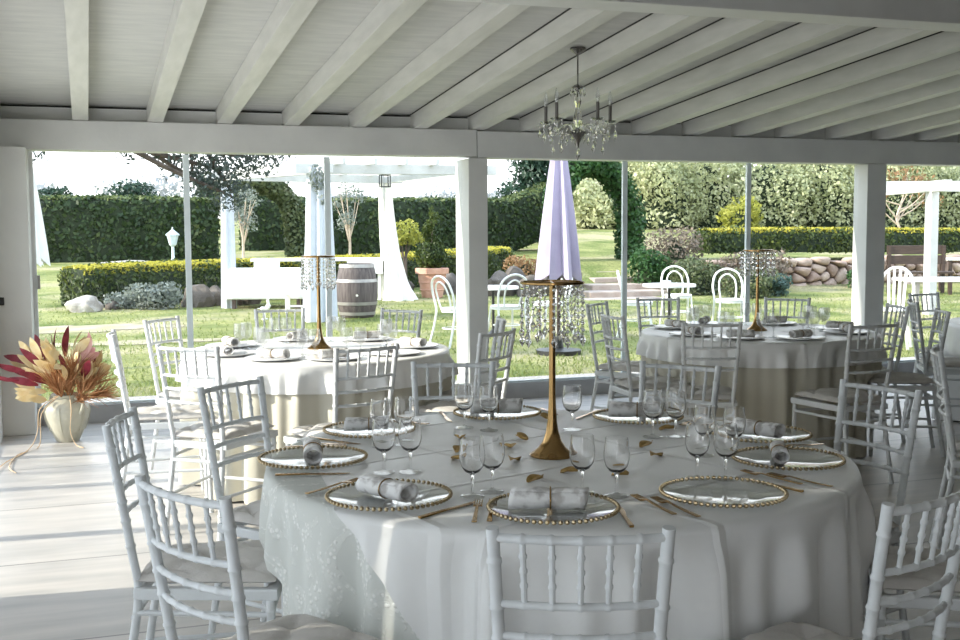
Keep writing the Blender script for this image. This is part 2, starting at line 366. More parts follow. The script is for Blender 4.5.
# ------------------------------------------------------------------ the room
def struct(o): return tag(o, kind='structure')
YW = 9.06; n0 = 9
def rz_(y): return 2.255 + .085*(8.95 - y)       # underside of the rafters
XL, XR, YB = -.75, 10.6, -3.6
struct(MB().box((XL-.1, YB, -.12), (XR+.1, 9.02, 0)).build('floor', M['floor'], smooth=False))
# sloped ceiling of boards
def slope_box(x0, x1, y0, y1, dz0, dz1):
    b = MB()
    return b.hexa([(x0,y0,rz_(y0)+dz0),(x1,y0,rz_(y0)+dz0),(x1,y1,rz_(y1)+dz0),(x0,y1,rz_(y1)+dz0)],
                  [(x0,y0,rz_(y0)+dz1),(x1,y0,rz_(y0)+dz1),(x1,y1,rz_(y1)+dz1),(x0,y1,rz_(y1)+dz1)])
struct(slope_box(XL-.35, XR+.1, YB, 9.3, .125, .19).build('ceiling', M['board'], smooth=False))
for x in (-.6, 0, .53, 1.04, 1.55, 2.08, 2.59, 3.085, 3.54, 4.05, 4.58, 5.07, 5.57, 6.02, 6.56, 7.08, 7.57, 8.08, 8.6, 9.1, 9.6, 10.1):
    struct(slope_box(x-.056, x+.056, YB, 9.12, .0, .124).build('rafter', M['rafter'], smooth=False, bevel=.004))
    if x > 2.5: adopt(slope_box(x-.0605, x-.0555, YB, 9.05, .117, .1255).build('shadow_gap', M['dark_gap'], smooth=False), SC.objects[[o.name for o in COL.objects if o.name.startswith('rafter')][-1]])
struct(MB().box((XL-.1, 9.06, 2.25), (XR, 9.14, 2.352)).build('trim_1', M['paint'], smooth=False))
struct(MB().box((XL-.1, 9.085, 2.353), (XR, 9.14, 2.362)).build('trim_2', M['dark_gap'], smooth=False))
# front beam in two lengths meeting over the pillar
struct(MB().box((XL-.1, 8.95, 2.035), (3.065, 9.18, 2.252)).build('beam', M['paint'], smooth=False, bevel=.006))
struct(MB().box((3.071, 8.95, 2.025), (XR, 9.18, 2.242)).build('beam', M['paint'], smooth=False, bevel=.006))
# tie beam nearer the camera
yb = 4.68
struct(MB().box((XL, yb-.2, rz_(yb)-.205), (XR, yb, rz_(yb)-.012)).build('beam', M['paint'], smooth=False, bevel=.006))
# pillars
struct(MB().box((-.66, 8.66, 0), (-.37, 9.18, 2.034)).build('pillar', M['wallpaint'], smooth=False, bevel=.005))
struct(MB().box((2.985, 8.93, 0), (3.15, 9.28, 2.02)).build('pillar', M['paint'], smooth=False, bevel=.005))
struct(MB().box((6.89, 8.93, 0), (7.10, 9.13, 2.02)).build('pillar', M['paint'], smooth=False, bevel=.005))
# kerb under the glazing
struct(MB().box((-.37, 9.03, -.05), (XR, 9.10, .135)).build('sill', M['kerbin'], smooth=False, bevel=.006))
struct(MB().box((-.37, 9.10, -.05), (XR, 9.42, .13)).build('kerb', M['kerb'], smooth=False, bevel=.006))
# glazing
xs = [(-.37, .75), (.75, 1.84), (1.84, 2.985), (3.15, 4.46), (4.46, 5.70), (5.70, 6.89), (7.10, 8.5), (8.5, 9.8)]
for i, (a, b) in enumerate(xs):
    wn = struct(MB().box((a+.012, 9.062, .15), (b-.012, 9.07, 2.034 if b < 3.1 else 2.022)).build('window_%d' % (i+1), M['pane'], smooth=False))
    MB().box((a, 9.055, .135), (b, 9.078, .152)).build('window_track', M['profile'], wn, smooth=False)
    if b not in (2.985, 6.89): MB().box((b-.020, 9.052, .15), (b+.024, 9.08, 2.02)).build('window_profile', M['profile'], wn, smooth=False)
    if i == 0: MB().box((a-.0, 9.05, .15), (a+.03, 9.085, 2.03)).build('window_frame', M['white_pvc'], wn, smooth=False); MB().box((a+.032, 9.03, 1.02), (a+.052, 9.052, 1.12)).build('latch', M['hoop'], wn, smooth=False)
# side wall on the left: header, solid run, glazed run
struct(MB().box((XL, YB, 2.05), (XL+.1, 9.1, 3.7)).build('wall_left', M['wallpaint'], smooth=False))
# glazed run nearer the camera, with unseen sheer curtains added to soften the sun
for a, b in ((-1.2, .7), (.79, 2.7), (2.79, 4.78)):
    wn = struct(MB().box((XL+.03, a, .06), (XL+.038, b, 2.05)).build('window_%d' % n0, M['pane'], smooth=False)); n0 += 1
    MB().box((XL, a, 0), (XL+.07, b, .06)).build('window_track', M['white_pvc'], wn, smooth=False)
    struct(MB().box((XL, b, 0), (XL+.08, b+.09, 2.05)).build('trim_%d' % int(20+b), M['white_pvc'], smooth=False))
    nn_ = 120; V = [(XL+.14 + .022*sin(2*PI*i/6.5) + .008*sin(i*.37), a + (b-a+.05)*i/nn_, z) for z in (2.03, 1.4, .7, .02) for i in range(nn_+1)]
    F = [(j*(nn_+1)+i, j*(nn_+1)+i+1, (j+1)*(nn_+1)+i+1, (j+1)*(nn_+1)+i) for j in range(3) for i in range(nn_)]
    q_ = MB(); q_.v = V; q_.f = F; o = q_.build('added_curtain', M['sheer'])
    tag(o, 'added unseen sheer curtain softening sun at the side window %s' % {-1.2: 'behind the viewer', .79: 'next to the viewer', 2.79: 'level with the large table'}[a], 'curtain', 'added sheer curtains on the side windows')
n = 12
for y in (5.75, 6.85, 7.8):
    struct(MB().box((XL, y, 0), (XL+.08, y+.09, 2.05)).build('trim_%d' % int(y*2), M['white_pvc'], smooth=False))
for a, b in ((4.87, 5.75), (5.84, 6.85), (6.94, 7.8), (7.89, 8.66)):
    wn = struct(MB().box((XL+.03, a, .06), (XL+.038, b, 2.05)).build('window_%d' % n, M['pane'], smooth=False)); n += 1
    MB().box((XL+.0, a, 0), (XL+.07, b, .06)).build('window_track', M['white_pvc'], wn, smooth=False)
struct(MB().box((-.62, 8.3, 0), (-.585, 8.66, 2.04)).build('door_1', M['white_pvc'], smooth=False))
struct(MB().box((XR, YB, 0), (XR+.1, 9.1, 3.7)).build('wall_right', M['dim_wall'], smooth=False))
struct(MB().box((XL, YB-.1, 0), (XR, YB, 3.7)).build('wall_back', M['dim_wall'], smooth=False))
tag(MB().box((-.60, 8.648, .93), (-.545, 8.662, .985)).build('wall_switch', M['black'], smooth=False, bevel=.004), 'small black switch on the white corner pillar at the left edge', 'switch')

# ------------------------------------------------------------------ chairs
def post_y(z): t = (z-.43)/.49; return -.195 - .07*max(t, 0)**1.15
def post_w(z): t = max((z-.43)/.49, 0); return .136 + .025*t
def make_chair():
    c = empty('chiavari_chair'); m = M['chair']
    for s in (-1, 1):
        pts = [(s*.150, -.262, 0), (s*.141, -.222, .24)] + [(s*post_w(z), post_y(z), z) for z in (.43, .55, .67, .8, .92)]
        P, r = noded(smoothpath(pts, 4), .0125, (.12, .3, .47, .62, .70, .76, .83, .93), 1.2)
        r[0] *= 1.1; MB().tube(P, r, 10).build('rear_leg', m, c)
        P, r = noded([(s*.188, .19, 0), (s*.190, .186, .22), (s*.190, .182, .43)], .0125, (.1, .4, .6, .9), 1.22)
        MB().tube(P, r, 10).build('front_leg', m, c)
    def rail(name, z, rad, bow, fr, bump):
        w_ = post_w(z); P = [(w_*t, post_y(z) - bow*(1-t*t), z) for t in np.linspace(-1, 1, 11)]
        P, r = noded(P, rad, fr, bump); MB().tube(P, r, 9).build(name, m, c)
    sf = [i/6 for i in range(1, 6)]
    rail('top_rail', .902, .0088, .026, sf, 1.22)
    for z in (.772, .708, .643): rail('cross_rail', z, .0078, .026, sf, 1.22)
    for i in range(5):
        t = -1 + (i+1)/3
        P = [((post_w(z))*t, post_y(z) - .026*(1-t*t), z) for z in (.772, .805, .838, .87, .902)]
        P, r = noded(P, .0056, (.3, .52, .74), 1.4, .007); MB().tube(P, r, 8).build('spindle', m, c)
    o = [(-.205, .205), (.205, .205), (.162, -.205), (-.162, -.205)]; q = [(-.172, .172), (.172, .172), (.135, -.178), (-.135, -.178)]
    b = MB(); vs = [(x, y, z) for z in (.418, .452) for (x, y) in o] + [(x, y, z) for z in (.418, .452) for (x, y) in q]
    fs = []
    for i in range(4):
        j = (i+1) % 4
        fs += [(i, j, j+4, i+4), (j+8, i+8, i+12, j+12), (i+4, j+4, j+12, i+12), (j, i, i+8, j+8)]
    b.add(vs, fs).build('seat_frame', m, c, smooth=False, bevel=.006)
    # buttoned seat pad
    n_ = 26; vs = []; fs = []
    btn = [(-.55, -.55), (.55, -.55), (0, 0), (-.55, .55), (.55, .55)]
    for lay in (0, 1):
        for j in range(n_):
            for i in range(n_):
                u = -1 + 2*i/(n_-1); v = -1 + 2*j/(n_-1)
                hw = .196 - .040*(1-v)/2; e = (1-abs(u)**5)*(1-abs(v)**5); e = max(e, 0)**.45
                z = .455 + (.016 + .034*e if lay else .016 - .012*e)
                if lay:
                    for bx, by in btn: z -= .024*math.exp(-((u-bx)**2 + (v-by)**2)/.03)
                    cr = min(min(abs(u-v), abs(u+v)), min(min(abs(u-v+1.1), abs(u-v-1.1)), min(abs(u+v+1.1), abs(u+v-1.1))))
                    z -= .013*math.exp(-(cr/.07)**2)*e
                k = 1 - .03*(1-e)
                vs.append((u*hw*1.02*k, v*.205*k, z))
    for j in range(n_-1):
        for i in range(n_-1):
            a = j*n_+i; fs.append((a, a+1, a+n_+1, a+n_)); a += n_*n_; fs.append((a+n_, a+n_+1, a+1, a)[::-1])
    o_ = n_*n_; ring = [i for i in range(n_)] + [j*n_+n_-1 for j in range(1, n_)] + [(n_-1)*n_+i for i in range(n_-2, -1, -1)] + [j*n_ for j in range(n_-2, 0, -1)]
    for a, b2 in zip(ring, ring[1:]+ring[:1]): fs.append((a, b2, b2+o_, a+o_))
    b = MB(); b.v = vs; b.f = fs
    b.build('cushion', M['cushion'], c, merge=True, angle=70)
    def st(a, b2): MB().tube([a, b2], .0085, 8).build('stretcher', m, c)
    st((-.19, .184, .375), (.19, .184, .375)); st((-.19, .186, .19), (.19, .186, .19)); st((-.142, -.21, .36), (.142, -.21, .36))
    for s in (-1, 1): st((s*.140, -.208, .375), (s*.19, .184, .375)); st((s*.144, -.232, .19), (s*.19, .186, .19))
    return c
chair0 = make_chair(); used = [0]
def put_chair(mx, my, face, label, group):
    fx, fy = cos(R(face)), sin(R(face))
    o = place(chair0, used[0] == 0, (mx + .262*fx, my + .262*fy, 0), R(face-90), label, 'chair', group); used[0] += 1
    return o
GA, GB, GC = 'chairs around the large front table', 'chairs around the rear table at the left', 'chairs around the rear table by the umbrella side'
MAINC = [(.84, 1.88, 69.9, 'pale spindle-back chair at the bottom centre, its back square to the viewer'),
 (.18, 2.48, 28.7, 'pale spindle-back chair at bottom left corner with tufted seat cushion beside the lace'),
 (.085, 3.48, -15, 'pale spindle-back chair turned sideways, just behind the bottom left corner chair'),
 (.48, 4.11, -47, 'pale spindle-back chair tucked behind the leftmost beaded plate of the front table'),
 (1.40, 4.40, -111, 'pale spindle-back chair behind the glasses at back centre-left of the front table'),
 (2.22, 4.01, -142, 'pale spindle-back chair facing the viewer right of the gold stand behind the front table'),
 (2.56, 3.23, 191, 'pale spindle-back chair with tilted back just right of the front table rim'),
 (2.52, 2.46, 146, 'spindle-back chair mostly cut off, its cushion in shade right of the front table'),
 (1.63, 1.89, 110, 'spindle-back chair in the bottom right corner with sunlit posts and dark rails')]
LEFTC = [(.13, 6.32, -2, 'sunlit spindle-back chair seen edge-on beside the vase of dried flowers'),
 (.43, 7.19, -40, 'sunlit spindle-back chair standing against the lawn behind the left rear table'),
 (.44, 5.48, 51, 'sunlit spindle-back chair pulled up at the near left side of the left rear table'),
 (1.23, 7.72, -88, 'spindle-back chair half hidden behind the glasses of the left rear table'),
 (1.98, 7.35, -142, 'pale spindle-back chair standing on the lawn side of the left rear table, below the barrel'),
 (2.33, 6.39, 165, 'spindle-back chair seen nearly edge-on against the middle pillar'),
 (2.04, 5.64, 127.6, 'dark shaded spindle-back chair in front of the middle pillar'),
 (1.22, 5.15, 107, 'grey spindle-back chair with its back to the viewer in front of the left rear table')]
RIGHTC = [(3.44, 7.42, -50, 'spindle-back chair farther of the two left of the right rear table'),
 (3.08, 6.42, -2, 'spindle-back chair nearer of the two left of the right rear table, seen edge-on'),
 (4.10, 7.75, -100, 'spindle-back chair behind the right rear table in front of the bistro table'),
 (4.98, 7.36, -134, 'spindle-back chair behind the glasses to the right of the gold stand on right table'),
 (5.22, 6.42, 165, 'spindle-back chair at the right side of the right rear table just beside the pillar'),
 (5.16, 5.92, 152, 'spindle-back chair with dark seat beyond the right rear table, back seen edge-on'),
 (4.13, 5.27, 92, 'grey spindle-back chair with its back to the viewer at right of the right rear table'),
 (3.34, 5.67, 68, 'grey spindle-back chair with its back to the viewer in front of the right rear table')]
for i, c in enumerate(MAINC): put_chair(*c, GA)
for c in LEFTC: put_chair(*c, GB)
for c in RIGHTC: put_chair(*c, GC)
put_chair(3.56, 4.10, -38, 'spindle-back chair seen edge-on at the right edge, facing away from the front table', 'chairs at tables beyond the right edge')
put_chair(5.60, 6.72, -30, 'white slatted chair back seen edge-on right of the dark seat by the right pillar', 'chairs at tables beyond the right edge')
put_chair(6.31, 7.45, -80, 'small far spindle-back chair in front of the lawn near the right edge', 'chairs at tables beyond the right edge')

# ------------------------------------------------------------------ tables and cloths
def dent_fn(cx, cy, chairs):
    ds = []
    for (mx, my, face, _) in chairs:
        fx, fy = cos(R(face)), sin(R(face)); ex, ey = mx + .475*fx - cx, my + .475*fy - cy
        ds.append((math.atan2(ey, ex), math.hypot(ex, ey), R(face)))
    def f(th, r, z):
        """largest radius the cloth may take at angle th below seat height"""
        if z > .52: return r
        k = min(1, (.52-z)/.05)
        for a, rf, face in ds:
            # front edge line of the seat: half width .21
            px, py = rf*cos(a), rf*sin(a); fx, fy = cos(face), sin(face)
            ux, uy = cos(th), sin(th); den = ux*fx + uy*fy
            if den > -.2: continue
            t = (px*fx + py*fy)/den
            if t <= 0: continue
            off = abs(-(t*ux-px)*fy + (t*uy-py)*fx)
            wgt = 1 if off < .23 else max(0, 1-(off-.23)/.10); wgt = wgt*wgt*(3-2*wgt)
            lim = t - .012
            if lim < r: r = r + (lim-r)*wgt*k
        return r
    return f
def folds(th, n, seed, sharp=1.0):
    a = sin(n*th + seed) + .6*sin((n*1.63//1)*th + 2.1*seed) + .4*sin((n*2.4//1)*th + .7*seed)
    a = a/2.0; return a*(1 + .35*abs(a)) - .12*abs(sin((n//2)*th + seed))
def make_cloth(name, cx, cy, rad, z, zbot, mat_, dent, seed, nf, amp, flare, nth=420, smax=None, off=0, hem=0, k0=.35):
    """round cloth lying on the table and falling to zbot; smax(th) limits the cloth measured along the fabric"""
    tops = [0, .35, .6, .75, .86, .94, .98, 1.0]
    nd = 22; V = []; F = []; rows = len(tops) + nd
    for j in range(rows):
        for i in range(nth):
            th = 2*PI*i/nth
            if j < len(tops): s = tops[j]*rad
            else: s = rad + (z - zbot)*((j-len(tops)+1)/nd)
            if smax:
                s = min(s, smax(th))
            if s <= rad*.985: r = s; zz = z
            else:
                h = s - rad*.985; rr = .018
                if h < rr*PI/2: r = rad*.985 + rr*sin(h/rr); zz = z - rr*(1-cos(h/rr))
                else:
                    d = h - rr*PI/2; t = d/max(z-.02, .01); r = rad*.985 + rr; zz = z - rr - d
                    k = min(1, d/.10); fo = folds(th, nf, seed)
                    r += flare*t + amp*(k*k0 + (1-k0)*min(1, t*1.7))*fo*min(1, d/.05)
                    if hem: zz += hem*fo*min(1, d/.3)
            r = dent(th, r, zz) if dent else r
            V.append((cx + (r+off*(1 if s > rad*.98 else 0))*cos(th), cy + (r+off*(1 if s > rad*.98 else 0))*sin(th), max(zz, .004)))
    for j in range(rows-1):
        for i in range(nth):
            a = j*nth+i; b = j*nth+(i+1) % nth; F.append((a, b, b+nth, a+nth))
    me = MB(); me.v = V; me.f = F
    o = me.build(name, mat_, merge=True, angle=80)
    return o
def table(cx, cy, rad, label):
    t = empty('round_table', (cx, cy, 0), 0, label, 'table', 'round tables')
    MB().lathe([(0, .715), (rad*.975, .715), (rad*.98, .73), (rad*.975, .745), (0, .745)], 48).build('tabletop', M['darkwood'], t, smooth=False)
    MB().lathe([(.22, 0), (.22, .03), (.05, .07), (.045, .68), (.2, .714)], 20).build('pedestal', M['black'], t)
TC = (1.372, 3.268); RT = .892
dm = dent_fn(*TC, MAINC)
table(*TC, RT, 'large round table under lace and satin cloths in front')
o = make_cloth('tablecloth', *TC, RT, .750, .012, M['lace'], dm, 2.2, 21, .030, .030, k0=.55)
tag(o, 'grey-white lace tablecloth showing at the left of the large front table', 'tablecloth')
def smax_main(th):
    best = RT + .405
    for a, d in ((175.5, .742), (265.5, 1.27), (355.5, 1.27), (85.5, 1.27)):
        c = cos(th - R(a))
        if c > .05: best = min(best, d/c)
    return best
o = make_cloth('table_topper', *TC, RT, .7535, .345, M['satin'], dm, 2.2, 21, .042, .034, smax=smax_main, off=.016, nth=620, k0=.55)
tag(o, 'glossy white satin overlay covering most of the large front table', 'tablecloth')
LC, RL = (1.275, 6.625), .748
RC, RR_ = (4.27, 6.64), .758
dl, dr = dent_fn(*LC, LEFTC), dent_fn(*RC, RIGHTC)
for (c, rad, d, nm, sd) in ((LC, RL, dl, 'left', 4.0), (RC, RR_, dr, 'right', 5.1)):
    table(*c, rad, 'round rear table under two cloths, %s' % ('in front of the barrel' if nm == 'left' else 'in front of the stone wall'))
    o = make_cloth('tablecloth', *c, rad, .750, .012, M['beige_cloth'], d, sd, 21, .034, .03, k0=.6)
    tag(o, 'long beige cloth reaching the floor under the %s rear table topper' % nm, 'tablecloth', 'long beige tablecloths')
    o = make_cloth('table_topper', *c, rad, .7535, .60, M['satin'], d, sd, 21, .052, .06, off=.018, hem=.014, k0=.6)
    tag(o, 'short white overlay with wavy hem on the %s rear table' % nm, 'tablecloth', 'short white table overlays')
ZT = .7545
# a further table at the right edge
C5 = (6.62, 6.42)
D5 = dent_fn(*C5, [(5.60, 6.72, -30, ''), (6.31, 7.45, -80, '')])
table(*C5, .74, 'round table at the far right edge under a white cloth')
o = make_cloth('tablecloth', *C5, .74, .750, .012, M['satin'], D5, 8, 15, .025, .06)
tag(o, 'white tablecloth just showing at the right edge beyond the edge-on chairs', 'tablecloth')

# ------------------------------------------------------------------ table settings
def make_plate():
    p = MB().lathe([(.001, .004), (.10, .004), (.118, .0065), (.155, .012), (.160, .0145), (.160, .018), (.154, .0165), (.116, .0105), (.10, .008), (.001, .008)], 56).build('charger_plate', M['charger'])
    b = MB()
    for i in range(64):
        a = 2*PI*i/64; b.bead((.1625*cos(a), .1625*sin(a), .0165), .0062, 6)
    b.build('beaded_rim', M['gold_bead'], p)
    return p
plate0 = make_plate()
PL = [(.641, 3.437), (.736, 2.877), (1.091, 2.61), (1.574, 2.604), (1.987, 2.919), (2.141, 3.304), (1.914, 3.768), (1.458, 4.037), (.924, 3.853)]
PN = ['leftmost place, front table', 'front left place, front table', 'front centre place, front table', 'place without napkin, front table', 'rightmost place, front table',
      'rear right place, front table', 'back place right of tall stand', 'back place left of tall stand', 'rear left place, front table']
for i, (x, y) in enumerate(PL):
    place(plate0, i == 0, (x, y, ZT-.0035), .2*i, 'clear glass charger with gold beaded rim at the %s' % PN[i], 'plate', 'beaded glass chargers on the front table')
def make_napkin(kind):
    Lh = .098; V = []; F = []; n_ = 40; m_ = 12
    for j in range(m_+1):
        t = j/m_; y = -Lh + 2*Lh*t; pinch = 1 - .16*math.exp(-((t-.5)/.07)**2)
        for i in range(n_+1):
            a = i/n_*2*PI*2.6; r = (.031 - .0095*i/n_)*pinch
            V.append((r*cos(a+.8)*1.12, y + .006*sin(i*.4), .031 + r*sin(a+.8)*.92))
    for j in range(m_):
        for i in range(n_):
            a = j*(n_+1)+i; F.append((a, a+1, a+n_+2, a+n_+1))
    me = MB(); me.v = V; me.f = F
    nb = me.build('rolled_napkin', M['napkin'], angle=60)
    sol = nb.modifiers.new('thick', 'SOLIDIFY'); sol.thickness = .0022
    rp_ = [(.031*cos(2*PI*k/20)*1.1, .004, .031 + .029*sin(2*PI*k/20)) for k in range(21)]
    MB().tube(rp_, .0022, 6, cap=False).build('gold_band', M['gold'], nb)
    return nb
nap0 = make_napkin(0)
NAP = [(0, .64, 3.43, -100+180), (1, .725, 2.86, -63), (2, 1.075, 2.60, -22), (4, 1.965, 2.93, 60), (5, 2.12, 3.29, -65), (6, 1.90, 3.755, -28), (7, 1.45, 4.02, -16), (8, .91, 3.84, -15)]
for k, (pi_, x, y, dg) in enumerate(NAP):
    sc_ = {0: .85, 1: .88, 4: .74, 5: .85, 8: .8}.get(pi_, .97)
    o = place(nap0, k == 0, (x, y, ZT+.0065), R(dg-90), 'rolled grey napkin with gold band at the %s' % PN[pi_], 'napkin', 'rolled napkins on the front table'); o.scale = (sc_,)*3
# cutlery
def make_fork():
    b = MB(); L_ = .20
    P = [(0, 0, .002), (0, .05, .003), (0, .10, .006), (0, .13, .009), (0, .145, .007)]
    Wd = [.0065, .005, .0038, .0035, .009]
    for (p, q, w1, w2) in zip(P, P[1:], Wd, Wd[1:]):
        t = .0022
        b.hexa([(-w1, p[1], p[2]-t+.002), (w1, p[1], p[2]-t+.002), (w1, p[1], p[2]+t), (-w1, p[1], p[2]+t)], [(-w2, q[1], q[2]-t+.002), (w2, q[1], q[2]-t+.002), (w2, q[1], q[2]+t), (-w2, q[1], q[2]+t)])
    b.box((-.0115, .144, .0045), (.0115, .160, .0085))
    for k in range(4):
        x = -.0095 + k*.0063
        b.hexa([(x-.0018, .159, .0045), (x+.0018, .159, .0045), (x+.0018, .159, .008), (x-.0018, .159, .008)], [(x-.001, L_, .0075), (x+.001, L_, .0075), (x+.001, L_, .010), (x-.001, L_, .010)])
    return b.build('fork', M['gold'], smooth=False)
def make_knife():
    k = MB().hexa([(-.005, 0, 0), (.005, 0, 0), (.006, 0, .006), (-.006, 0, .006)], [(-.0045, .10, .001), (.0045, .10, .001), (.0045, .10, .005), (-.0045, .10, .005)]).build('table_knife', M['gold'], smooth=False, bevel=.001)
    MB().hexa([(-.0045, .10, .0015), (.0045, .10, .0015), (.0105, .135, .0015), (.011, .18, .0015), (.006, .205, .0015), (-.004, .215, .0015)],
              [(-.0045, .10, .004), (.0045, .10, .004), (.0105, .135, .0028), (.011, .18, .0028), (.006, .205, .0028), (-.004, .215, .0028)]).build('blade', M['gold'], k, smooth=False)
    return k
fork0, knife0 = make_fork(), make_knife(); uf = [0]; uk = [0]
def put_fork(head, tail, label):
    d = math.atan2(head[1]-tail[1], head[0]-tail[0]); place(fork0, uf[0] == 0, (tail[0], tail[1], ZT), d - PI/2, label, 'fork', 'gold forks on the front table'); uf[0] += 1
def put_knife(head, tail, label):
    d = math.atan2(head[1]-tail[1], head[0]-tail[0]); place(knife0, uk[0] == 0, (tail[0], tail[1], ZT), d - PI/2, label, 'knife', 'gold knives on the front table'); uk[0] += 1
def radial(i, side, off=0, back=.10, L_=.2):
    x, y = PL[i]; a = math.atan2(TC[1]-y, TC[0]-x); fx, fy = cos(a), sin(a); rx, ry = fy, -fx
    tx, ty = x + rx*side - fx*back, y + ry*side - fy*back
    return (tx + fx*L_, ty + fy*L_), (tx, ty)
FK = {0: ((.225, 'outer'), (.195, 'inner')), 2: None, 3: None, 4: None, 5: ((.20, 'single'),), 6: ((.2, 'single'),), 7: ((.2, 'single'),), 8: ((.2, 'single'),), 1: ((.21, 'single'),)}
put_fork((.944, 2.755), (.868, 2.57), 'outer of two gold forks left of the front centre charger')
put_fork((.982, 2.75), (.905, 2.565), 'inner of two gold forks left of the front centre charger, close to the beads')
put_fork((1.345, 2.67), (1.357, 2.47), 'outer of two gold forks left of the empty charger')
put_fork((1.382, 2.63), (1.402, 2.43), 'inner of two gold forks left of the empty charger')
put_fork((1.774, 2.835), (1.845, 2.645), 'outer of two gold forks below the charger with the upright napkin')
put_fork((1.822, 2.775), (1.905, 2.59), 'inner of two gold forks below the charger with the upright napkin')
for i in (0, 1, 5, 6, 7, 8):
    for s, nm in FK[i]:
        nm = '' if nm == 'single' else nm + ' '
        h, t = radial(i, -s); put_fork(h, t, '%sgold fork beside the charger at the %s' % (nm, PN[i]))
put_knife((1.262, 2.60), (1.205, 2.40), 'gold knife right of the front centre charger, blade away from viewer')
for i in (0, 1, 3, 4, 5, 6, 7, 8):
    h, t = radial(i, .20); put_knife(h, t, 'gold knife beside the charger at the %s' % PN[i])
# glasses
def make_glass():
    g = empty('wine_glass')
    MB().lathe([(.001, .0), (.0325, .0), (.0325, .0018), (.012, .005), (.0045, .010), (.001, .010)], 32).build('foot', M['foot'], g)
    MB().lathe([(.001, .0095), (.0042, .0098), (.0036, .030), (.0042, .052), (.007, .060), (.001, .062)], 16).build('stem', M['wine'], g)
    out = [(.006, .0605), (.020, .068), (.030, .082), (.0345, .100), (.0345, .118), (.0318, .140), (.0300, .156)]
    inn = [(.0290, .156), (.0308, .140), (.0333, .118), (.0333, .100), (.0285, .083), (.019, .0705), (.001, .0655)]
    MB().lathe([(.001, .0605)] + out + inn, 36).build('bowl', M['wine'], g)
    return g
glass0 = make_glass(); ug = [0]
GL = [(.891, 3.581, 'back left glass of four between the leftmost plates'), (.973, 3.587, 'back right glass of four between the leftmost plates'),
      (.803, 3.193, 'front left glass of four between the leftmost plates'), (.877, 3.175, 'front right glass of four between the leftmost plates'),
      (.950, 2.825, 'left glass of the pair behind the front left plate'), (1.018, 2.860, 'right glass of the pair behind the front left plate'),
      (1.255, 3.817, 'left glass of the pair before the back chair left of the stand'), (1.318, 3.735, 'right glass of the pair before the back chair left of the stand'),
      (1.597, 3.649, 'lone glass just right of the gold stand'),
      (1.240, 2.765, 'left glass of the pair behind the front centre napkin'), (1.310, 2.700, 'right glass of the pair behind the front centre napkin'),
      (1.795, 3.425, 'left glass of the pair at the back right of the front table'), (1.868, 3.400, 'right glass of the pair at the back right of the front table'),
      (1.797, 3.087, 'back left glass of four behind the empty charger'), (1.868, 3.030, 'back right glass of four behind the empty charger'),
      (1.615, 2.812, 'front left glass of four behind the empty charger'), (1.685, 2.776, 'front right glass of four behind the empty charger')]
for x, y, l in GL:
    place(glass0, ug[0] == 0, (x, y, ZT+.0005), rnd.random()*6, 'clear stemmed glass, ' + l, 'glass', 'stemmed glasses on the front table'); ug[0] += 1
# golden leaves scattered on the cloth
def make_petal():
    V = []; F = []; n_ = 9
    for j in range(n_):
        t = j/(n_-1); wv = .019*sin(PI*(.06+.9*t))**.8
        for i in range(5):
            s = -1 + i/2; V.append((s*wv, -.026+.052*t, .004 + .008*s*s + .006*sin(3*t+1) + .003*sin(5*s+4*t)))
    for j in range(n_-1):
        for i in range(4): a = j*5+i; F.append((a, a+1, a+6, a+5))
    b = MB(); b.v = V; b.f = F; o = b.build('gold_leaf', M['petal'])
    s = o.modifiers.new('thick', 'SOLIDIFY'); s.thickness = .0012
    return o
petal0 = make_petal()
PT = [(1.176, 3.624, 'behind the pair at the left of the stand, topmost at left'), (1.371, 3.551, 'just left of the stand foot'), (1.108, 3.429, 'second down in the row left of the stand'), (1.278, 3.418, 'left of the stand, middle of the scatter'),
      (1.059, 3.296, 'third down in the row left of the stand'), (1.22, 3.22, 'left of and below the stand foot'), (1.175, 2.944, 'below the stand, nearest the front left pair of glasses'), (1.307, 3.007, 'directly below the stand foot'),
      (1.427, 2.919, 'right of the front centre pair of glasses'), (1.70, 3.29, 'upper of two right of the stand'), (1.655, 3.13, 'lower of two right of the stand'), (1.905, 3.53, 'behind the back right pair of glasses'), (1.60, 3.90, 'dark one at the back beside the rear charger')]
for k, (x, y, l) in enumerate(PT):
    place(petal0, k == 0, (x, y, ZT-.002), rnd.random()*6.3, 'small curled golden leaf ' + l, 'leaf', 'golden leaves on the tablecloth')

# crystal stands
def make_stand(hang, rings=(.096, .06), br=.0075, counts=(14, 6)):
    s = empty('crystal_stand')
    MB().lathe([(.001, 0), (.070, 0), (.071, .004), (.062, .010), (.045, .024), (.030, .045), (.020, .075), (.0145, .11), (.0125, .15), (.001, .152)], 40).build('base', M['gold'], s)
    MB().lathe([(.001, .148), (.0125, .149), (.0105, .20), (.0095, .535), (.001, .536)], 16).build('pole', M['gold'], s)
    b = MB(); b.lathe([(.097, .535), (.100, .537), (.100, .542), (.097, .544), (.090, .543), (.090, .536), (.097, .535)], 40)
    for k in range(6):
        a = PI*k/3; b.tube([(.008*cos(a), .008*sin(a), .54), (.092*cos(a), .092*sin(a), .54)], .003, 6)
    b.build('top_ring', M['gold'], s)
    for r, nn in zip(rings, counts):
        for k in range(nn):
            a = 2*PI*(k+.3)/nn; g = MB(); x, y = r*cos(a), r*sin(a); ln = hang*(1 - .12*((k*7) % 3)/2)*(1 if r > .08 else .85)
            z = .535 - .014; i = 0
            while z > .535 - ln:
                g.gem((x, y, z), br, br); g.gem((x, y, z-br*1.75), br*.6, br*.8, 4); z -= br*2.8; i += 1
            g.gem((x, y, z-.012), .010, .020, 6)
            g.build('crystal_strand', M['crystal'], s, smooth=False)
    return s
